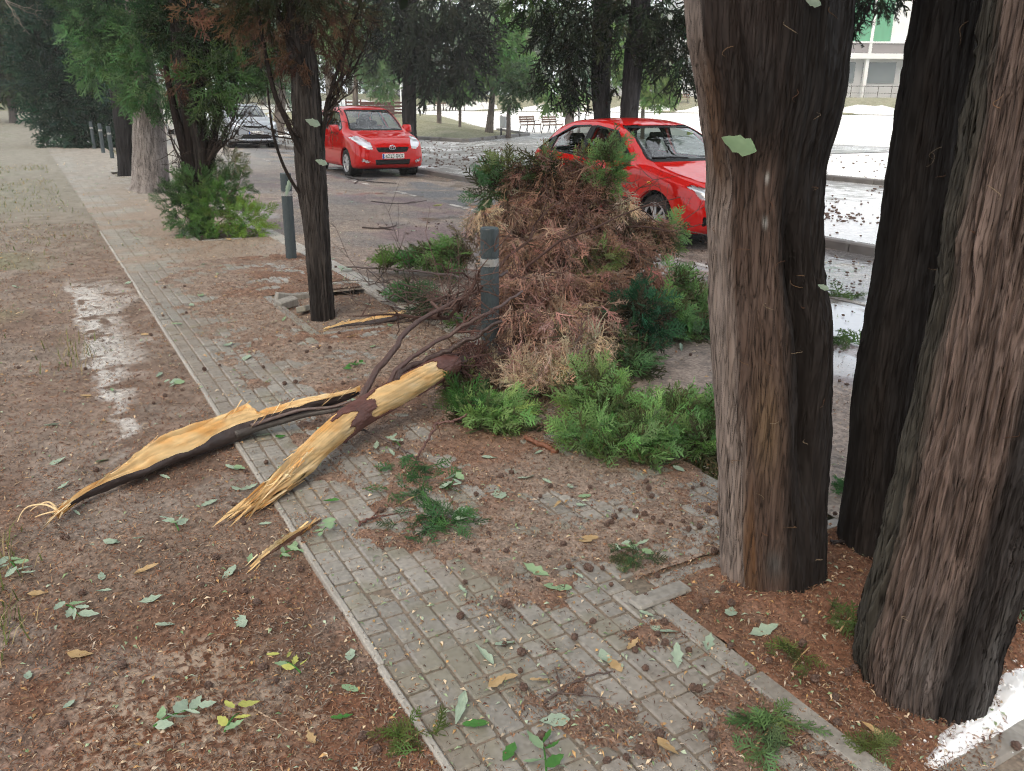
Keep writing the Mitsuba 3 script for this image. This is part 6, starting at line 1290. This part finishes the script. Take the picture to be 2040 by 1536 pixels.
hail_heap([tuple(at(*q)[:2]) for q in ((1862, 1512), (1905, 1440), (1960, 1395), (1985, 1350), (2035, 1335), (2120, 1320), (2120, 1370), (2040, 1428), (1960, 1470))], -.002, .026, 260, 'hail_patch', 'bright white hail heaped at the foot of the leaning reddish trunk')

# leaves
def leaf_template(seed, w=.36, curl=.5, fold=.25):
    g = np.random.default_rng(seed); t = np.linspace(0, 1, 8); ww = w * np.sin(np.pi * t ** .85) ** .8 * (1 + .28 * np.sin(t * 23 + seed * 2.1) * (t > .15)); ww[0] = ww[-1] = .012; z = curl * .35 * (t - .5) ** 2 - .05
    V = np.concatenate([np.stack([t - .5, ww * s, z + fold * abs(s) * ww + .03 * s * np.sin(t * 5 + seed)], -1) for s in (-1, 0, 1)]); F_ = [[k * 8 + i, k * 8 + i + 1, (k + 1) * 8 + i + 1, (k + 1) * 8 + i] for k in (0, 1) for i in range(7)]
    return V, np.array(F_)
LT = [leaf_template(k, w, c, f) for k, (w, c, f) in enumerate(((.21, .5, .3), (.24, .9, .2), (.17, 1.4, .5), (.28, .3, .1), (.12, .8, .9)))]
vein = lambda a, b: mikit.proc(lambda p, n, uv: MX(C3(*a), C3(*b), FB(p.x * 60, p.y * 60, p.z * 60, 3)))
for nm, a, b in (('leaf_pale', (.30, .41, .32), (.45, .55, .44)), ('leaf_green', (.06, .17, .05), (.10, .26, .07)), ('leaf_mid', (.24, .38, .22), (.34, .48, .30)), ('leaf_yellow', (.42, .47, .12), (.55, .56, .20)), ('leaf_tan', (.42, .28, .13), (.60, .46, .28))):
    mat(nm, type='principledthin', base_color=vein(a, b), roughness=.4, diff_trans=.4, spec_trans=0.0, eta=1.4)
leaves = {nm: [mikit.ply(t, 'mat_' + nm, smooth=True) for t in LT] for nm in ('leaf_pale', 'leaf_green', 'leaf_mid', 'leaf_yellow', 'leaf_tan')}
WORD = dict(leaf_pale='pale grey-green', leaf_green='dark green', leaf_mid='fresh green', leaf_yellow='yellow-green', leaf_tan='dry tan')


def lay(p, L, ang, k, m, tilt=None): tilt = gl.normal(0, 10) if tilt is None else tilt; return leaves[m][k % 5], T().translate([float(p[0]), float(p[1]), float(p[2])]).rotate([0, 0, 1], ang).rotate([1, 0, 0], tilt).rotate([0, 1, 0], gl.normal(0, 8)).scale(float(L))


LEAFPOS = [(329, 1243, .045, 'p'), (481, 1240, .06, 'p'), (300, 1194, .06, 'p'), (223, 1079, .05, 'p'), (527, 1044, .045, 'p'), (457, 1141, .06, 'p'), (697, 1302, .05, 'p'), (681, 1430, .045, 'g'), (697, 1370, .045, 'm'), (205, 1174, .04, 'p'), (55, 1342, .04, 'p'), (137, 1401, .03, 'p'), (498, 1112, .045, 'm'), (203, 1148, .035, 'p'), (152, 1018, .04, 'p'),
    (462, 930, .06, 'p'), (478, 931, .06, 'm'), (497, 969, .06, 'p'), (470, 970, .045, 'p'), (659, 1002, .055, 'g'), (526, 870, .055, 'p'), (559, 873, .045, 'g'), (1067, 1142, .085, 'm'), (1111, 1173, .075, 'm'), (964, 1309, .075, 'p'), (1006, 1287, .06, 'p'), (1204, 1314, .06, 'p'), (1349, 1314, .07, 'p'), (1105, 1440, .065, 'p'), (918, 1417, .085, 'p'), (948, 1448, .055, 'g'), (1014, 1505, .05, 'g'), (1136, 975, .055, 'p'), (995, 988, .08, 'p'), (1072, 906, .05, 'p'), (975, 915, .06, 'p'), (1047, 955, .065, 'p'),
    (922, 1181, .045, 'p'), (917, 1025, .06, 'p'), (1151, 1151, .04, 'p'), (1288, 1228, .04, 'p'), (1323, 1261, .07, 'p'), (1411, 1287, .07, 'p'), (1164, 992, .045, 'm'), (1089, 963, .05, 'p'), (1354, 939, .06, 'p'), (1158, 1010, .035, 'p'), (1518, 1278, .085, 'p'), (1455, 1235, .055, 'p'), (1526, 1442, .085, 'p'), (102, 841, .07, 'p'), (115, 917, .06, 'p'), (126, 968, .055, 'p'), (204, 917, .05, 'm'), (328, 949, .05, 'p'), (417, 1002, .06, 'p'), (223, 1081, .05, 'p'), (277, 1073, .035, 'p'), (1175, 1075, .05, 't'), (1110, 1010, .05, 't'), (1080, 1360, .055, 't'), (1330, 1495, .06, 't'), (1260, 1290, .05, 't'), (1225, 1330, .05, 't'), (290, 1135, .07, 't'), (75, 1180, .05, 't'), (160, 1300, .06, 't'), (620, 1470, .05, 't'), (1165, 1080, .06, 't'), (1740, 1465, .06, 't'), (1010, 1355, .05, 't'), (990, 1365, .05, 't'), (455, 690, .09, 'p'), (491, 715, .08, 'p'), (317, 745, .08, 'p'), (400, 590, .09, 'm'), (640, 860, .05, 'p'), (750, 892, .06, 'p'), (872, 408, .13, 'y'), (780, 905, .06, 'p'), (700, 800, .05, 'p')]
MK = dict(p='leaf_pale', g='leaf_green', m='leaf_mid', y='leaf_yellow', t='leaf_tan')
LAREA = [(lambda x, y: x < .69 and y < 2.4, 'on the brown earth in the lower left'), (lambda x, y: x < .69, 'on the earth near the split trunk'), (lambda x, y: x > 1.66 and y < 2.0, 'on the needles by the three big trunks'), (lambda x, y: x < 1.15 and y < 2.6, 'on the pavers along the left edge of the paving'), (lambda x, y: y < 2.4, 'on the pavers in the lower middle'), (lambda x, y: y < 4.4, 'on the pavers in front of the fallen foliage'), (lambda x, y: True, 'on the pavement behind the log')]
for k, (px, py, L, m) in enumerate(LEAFPOS):
    p = at(px, py); p[2] = float(ground_z(p[0], p[1])) + .010; w_ = next(b for a, b in LAREA if a(p[0], p[1]))
    lf = thing('fallen_leaf', f'{WORD[MK[m]]} fallen leaf {w_}', 'leaf', f'{WORD[MK[m]]} leaves {w_}'); q, xf = lay(p, L * 1.32, gl.uniform(0, 360), k, MK[m]); put(lf, q, None, xf=xf)
for k in range(70):                                                  # the smaller ones farther off
    xx, yy, _d = spread(1, 5.0, 15, -10, 42); xx, yy = float(xx[0]), float(yy[0])
    if xx > 5.5: continue
    m = 'ppmt'[gl.integers(4)]; w_ = 'far off on the paved path' if .69 < xx < 2.6 else 'far off on the earth verge' if xx < .7 else 'far off on the road'; lf = thing('fallen_leaf', f'{WORD[MK[m]]} small leaf {w_}', 'leaf', f'{WORD[MK[m]]} leaves {w_}')
    q, xf = lay((xx, yy, float(ground_z(xx, yy)) + .012), gl.uniform(.06, .10), gl.uniform(0, 360), k, MK[m]); put(lf, q, None, xf=xf)
# leaves stuck to trunks and to a bollard
for lab, p3, L, m in (('big pale green leaf stuck flat on the thick fluted trunk', out(1472, 288, 2.53), .105, 'm'), ('tiny green leaf stuck beside the hollow of the fluted trunk', out(1640, 572, 2.60), .035, 'p'), ('green leaf near the top of the fluted trunk', out(1620, 4, 2.55), .045, 'p'), ('small pale leaf caught on the slim tree trunk above the bollard', out(640, 323, 6.38), .09, 'p'), ('small pale leaf high on the slim tree trunk', out(623, 244, 6.38), .11, 'p'), ('long pale leaf draped over the far grey bollard', out(575, 372, 8.98), .20, 'p')):
    lf = thing('stuck_leaf', lab, 'leaf'); a = math.degrees(math.atan2(*(EYE - p3)[[1, 0]])); q = leaves[MK[m]][1 if L < .19 else 4]
    put(lf, q, None, xf=T().translate([float(v) for v in p3]).rotate([0, 0, 1], a - 90).rotate([0, 1, 0], -20 if L < .19 else 70).rotate([1, 0, 0], 80).scale(float(L)))


def sprig(label, px, py, n, L, m, spread_=1.0, name='leafy_twig'):
    t = thing(name, label, 'twig'); p = at(px, py); z = float(ground_z(p[0], p[1])); p[2] = z + .012; a0 = gl.uniform(0, 360); d = np.array([math.cos(math.radians(a0)), math.sin(math.radians(a0)), 0]); l = L * n * .28
    st = curve(np.array([p - d * l * .5, p + [0, 0, .012], p + d * l * .5]), 8); part(t, 'stem', tube(st, [.003, .003, .0028, .0026, .0024, .002, .0016, .001], 5), 'leaf_green' if m != 't' else 'leaf_tan')
    for k in range(n):
        s = k / max(n - 1, 1); c = p + d * l * (s - .5) * spread_; sd = 1 if k % 2 else -1; a = a0 + sd * gl.uniform(25, 75); dd = np.array([math.cos(math.radians(a)), math.sin(math.radians(a)), 0]); q, xf = lay(c + dd * L * .5 + [0, 0, gl.uniform(.004, .03)], L * gl.uniform(.75, 1.15), a, k + int(px), MK[m] if gl.uniform() < .75 else MK['m'], gl.normal(0, 22)); part(t, 'leaf', q, None, xf=xf)


for lab, px, py, n, L, m in (('twig of pale green leaves at the bottom left, with a yellow leaf cluster beside it', 350, 1430, 7, .06, 'p'), ('yellow-green leaf cluster right of the pale twig at the bottom left', 462, 1435, 5, .055, 'y'), ('bright yellow-green small leaf rosette on the earth near the paving edge', 580, 1325, 6, .05, 'y'), ('pale leafy twig on the earth below the tip of the split trunk', 350, 1048, 7, .05, 'p'), ('leafy twig with pale leaves on the left part of the earth', 145, 1215, 6, .06, 'p'), ('leafy stems lying at the left edge beside dry grass', 30, 1135, 8, .06, 'p'), ('green and pale leafy twig on the pavers behind the log', 700, 735, 6, .07, 'g'), ('pale ragged leaf cluster in the middle of the needle-covered pavers', 1252, 1102, 7, .05, 'p'), ('small cluster of pale leaves under the thin orange splinter', 575, 1100, 5, .05, 'm'), ('rosette of pale green leaves beside the upper end of the thin splinter', 655, 1058, 6, .05, 'm'), ('leaf cluster left of the fallen green spray on the pavers', 905, 965, 7, .06, 'p'), ('pale leaves lying under the green spray on the pavers', 920, 1040, 6, .055, 'p'), ('pale leaf cluster behind the far tip of the log', 345, 765, 5, .06, 'p'), ('pale green leaf cluster by the brown twigs in front of the log', 790, 890, 5, .05, 'p'), ('upright pale leaf pair standing beside the slim tree', 683, 540, 4, .11, 'p'), ('dark green and pale leaves at the bottom edge of the pavers', 1085, 1520, 5, .06, 'g')):
    sprig(lab, px, py, n, L, m)


def green_spray(label, spots, n, size, col, temps=FINE, name='cypress_sprig', cat='sprig'):
    t = thing(name, label, cat); mb = MB()
    for px, py, a, b in spots:
        c = at(px, py); dep = (c - EYE) @ FW; p = np.stack([c[0] + gl.normal(0, a / F * dep * .5, n), c[1] + gl.normal(0, b / F * dep * 1.2, n), np.zeros(n)], -1); p[:, 2] = ground_z(p[:, 0], p[:, 1]) + gl.uniform(.005, .035, n); d = np.stack([gl.normal(0, 1, n), gl.normal(0, 1, n), gl.normal(.1, .15, n)], -1)
        scatter(mb, temps, p, d, size * gl.uniform(.6, 1.3, n), tint(gl, n, col), gl)
    part(t, 'scale_leaves', mb.mesh(), 'leafy', color=mb.col(), kind='stuff'); c = at(*spots[0][:2]); c[2] = float(ground_z(c[0], c[1])) + .012
    part(t, 'stem', tube(np.array([c + [-.05, -.02, -.004], c, c + [.06, .015, .004]]), [.003, .0028, .0015], 5), 'leaf_tan'); return t


green_spray('broken green cypress spray on the pavers right of the log', [(815, 1000, 60, 40), (850, 1045, 70, 22), (845, 950, 50, 24), (900, 1050, 50, 14)], 20, .10, (.07, .155, .065)); green_spray('green cypress sprig at the bottom right on the pavers', [(1515, 1480, 70, 30), (1540, 1450, 40, 16)], 13, .10, (.11, .18, .075)); green_spray('small dull green sprig in the needle-covered pavers', [(1255, 1130, 30, 16)], 18, .07, (.08, .12, .06)); green_spray('small green sprig at the lower left paving edge', [(810, 1480, 50, 16)], 18, .07, (.11, .15, .05)); green_spray('green sprig on the wet road between the two dark trunks', [(1690, 680, 20, 8), (1680, 590, 26, 6)], 12, .2, (.09, .15, .05)); green_spray('small green sprig low between the two dark trunks on the wet ground', [(1690, 975, 16, 8)], 14, .09, (.06, .15, .05)); green_spray('grey-green leafy shoots at the right edge behind the leaning trunk', [(2030, 1190, 16, 40), (2045, 1110, 20, 40)], 30, .13, (.12, .18, .11)); green_spray('small green tuft beside the big pit on the needles', [(1680, 1270, 20, 14)], 14, .07, (.10, .15, .05)); green_spray('small moss-green tuft in the pit in front of the fluted trunk', [(1590, 1330, 30, 16), (1740, 1500, 26, 14)], 14, .06, (.11, .14, .05))
# grass on the left verge
n = 5200; mb = MB(); cx = np.r_[gl.uniform(-4.5, .45, 7000), gl.normal(-.33, .05, 90), gl.normal(-.32, .05, 90), gl.normal(-.1, .5, 400), gl.normal(.08, .08, 90)]; cy = np.r_[gl.uniform(8, 26, 7000), gl.normal(3.25, .14, 90), gl.normal(2.85, .12, 90), gl.normal(12, 2, 400), gl.normal(6.1, .25, 90)]
keep = np.r_[pm_(cx[:7000], cy[:7000], 5, 3, 1.0) > .5, np.ones(670, bool)]; cx, cy = cx[keep], cy[keep]; n = len(cx); h = gl.uniform(.03, .11, n) * np.where(cy > 6.5, .55, 1.0); a = gl.uniform(0, 2 * np.pi, n); ln = gl.uniform(.3, 1.1, n) * h; z = ground_z(cx, cy); w = gl.uniform(.0012, .0028, n) * (1 + .10 * cy)
b0 = np.stack([cx, cy, z - .004], -1); s = np.stack([-np.sin(a), np.cos(a), 0 * a], -1) * w[:, None]; m_ = b0 + np.stack([np.cos(a) * ln * .35, np.sin(a) * ln * .35, h * .65], -1); t_ = b0 + np.stack([np.cos(a) * ln, np.sin(a) * ln, h], -1)
v = np.stack([b0 - s, b0 + s, m_ + s * .7, m_ - s * .7, t_], 1); f = (np.array([[0, 1, 2], [0, 2, 3], [3, 2, 4]])[None] + 5 * np.arange(n)[:, None, None]).reshape(-1, 3)
col = np.where((gl.uniform(0, 1, n) < .45)[:, None], pick([(.45, .38, .22), (.38, .30, .17)], n), pick([(.13, .17, .06), (.18, .21, .08)], n)); mb.add(v.reshape(-1, 3), f, np.repeat(col, 5, 0))
gr_ = struct('grass'); labels[gr_] = {'kind': 'stuff', 'label': 'thin dry and green grass blades along the left verge', 'category': 'grass'}; put(gr_, mb.mesh(), 'leafy', color=mb.col())
# fallen twigs
def twig(label, pts, r, col=(.10, .07, .06), forks=2):
    t = thing('fallen_twig', label, 'twig'); pp = curve([np.array([*at(a, b)[:2], float(ground_z(*at(a, b)[:2])) + r]) for a, b in pts], 14); pp[:, :2] += gl.normal(0, .004, (14, 2)); mb = MB(); mb.add(*tube(pp, np.linspace(r, r * .5, 14), 6), col)
    for k in range(forks):
        i = gl.integers(3, 11); d = unit(pp[i + 1] - pp[i]) + gl.normal(0, .6, 3) * [1, 1, .1]; mb.add(*tube(np.array([pp[i], pp[i] + d * .08 * (np.linalg.norm(pp[-1] - pp[0]) / .4), pp[i] + d * .13 + gl.normal(0, .01, 3) * [1, 1, .2]]), [r * .6, r * .5, r * .25], 5), col)
    put(t, mb.mesh(), 'old_bark', smooth=True, color=mb.col())
twig('dark crooked twig lying across the lower pavers', [(1080, 1405), (1125, 1375), (1165, 1355), (1215, 1340)], .005); twig('short dark twig beside the green spray on the pavers', [(715, 1050), (745, 1035), (765, 1030)], .006, (.12, .05, .04)); twig('long thin twig on the road in front of the small red car', [(690, 352), (735, 362), (790, 366)], .02, (.06, .05, .045), 4); twig('thin bent twig on the reddish road', [(722, 453), (760, 455), (790, 443)], .012, (.07, .05, .045)); twig('dark thin branch on the road by the bush', [(740, 400), (800, 405), (850, 398)], .008, (.09, .07, .06)); twig('pale thin root on the earth in the lower left', [(500, 1400), (545, 1430), (590, 1455)], .003, (.40, .30, .22), 0); twig('thin dark stick between the two dark trunks', [(1652, 1085), (1672, 1084), (1690, 1078)], .009, (.05, .04, .04), 0)
# lifted pavers at the slim tree's pit and by the big pit
for lab, px, py, sz, rot, tl in (('pale paver lifted by roots at the left corner of the slim tree pit', 572, 606, (.17, .09, .07), 20, (8, -6)), ('broken pale paver tipped into the slim tree pit', 605, 618, (.16, .08, .05), 60, (-12, 10)), ('dark edge stone standing up at the left corner of the slim tree pit', 566, 598, (.16, .05, .10), 15, (0, 14)), ('grey loose edge stone lying diagonally left of the fluted trunk', 1315, 1192, (.24, .07, .02), 3, (1, 1))):
    p = at(px, py); t = thing('loose_paver', lab, 'paver'); put(t, box(-sz[0] / 2, sz[0] / 2, -sz[1] / 2, sz[1] / 2, -sz[2] / 2, sz[2] / 2, .008), 'sett', xf=T().translate([p[0], p[1], .012]).rotate([0, 0, 1], rot).rotate([1, 0, 0], tl[0]).rotate([0, 1, 0], tl[1]))
# ------------------------------------------------------------------ haze
scene['haze'] = {'type': 'cube', 'to_world': T().translate([20, 30, 9.0]).scale([190, 190, 10.2]), 'bsdf': {'type': 'null'}, 'interior': {'type': 'ref', 'id': 'haze_air'}}
labels['haze'] = {'kind': 'stuff'}
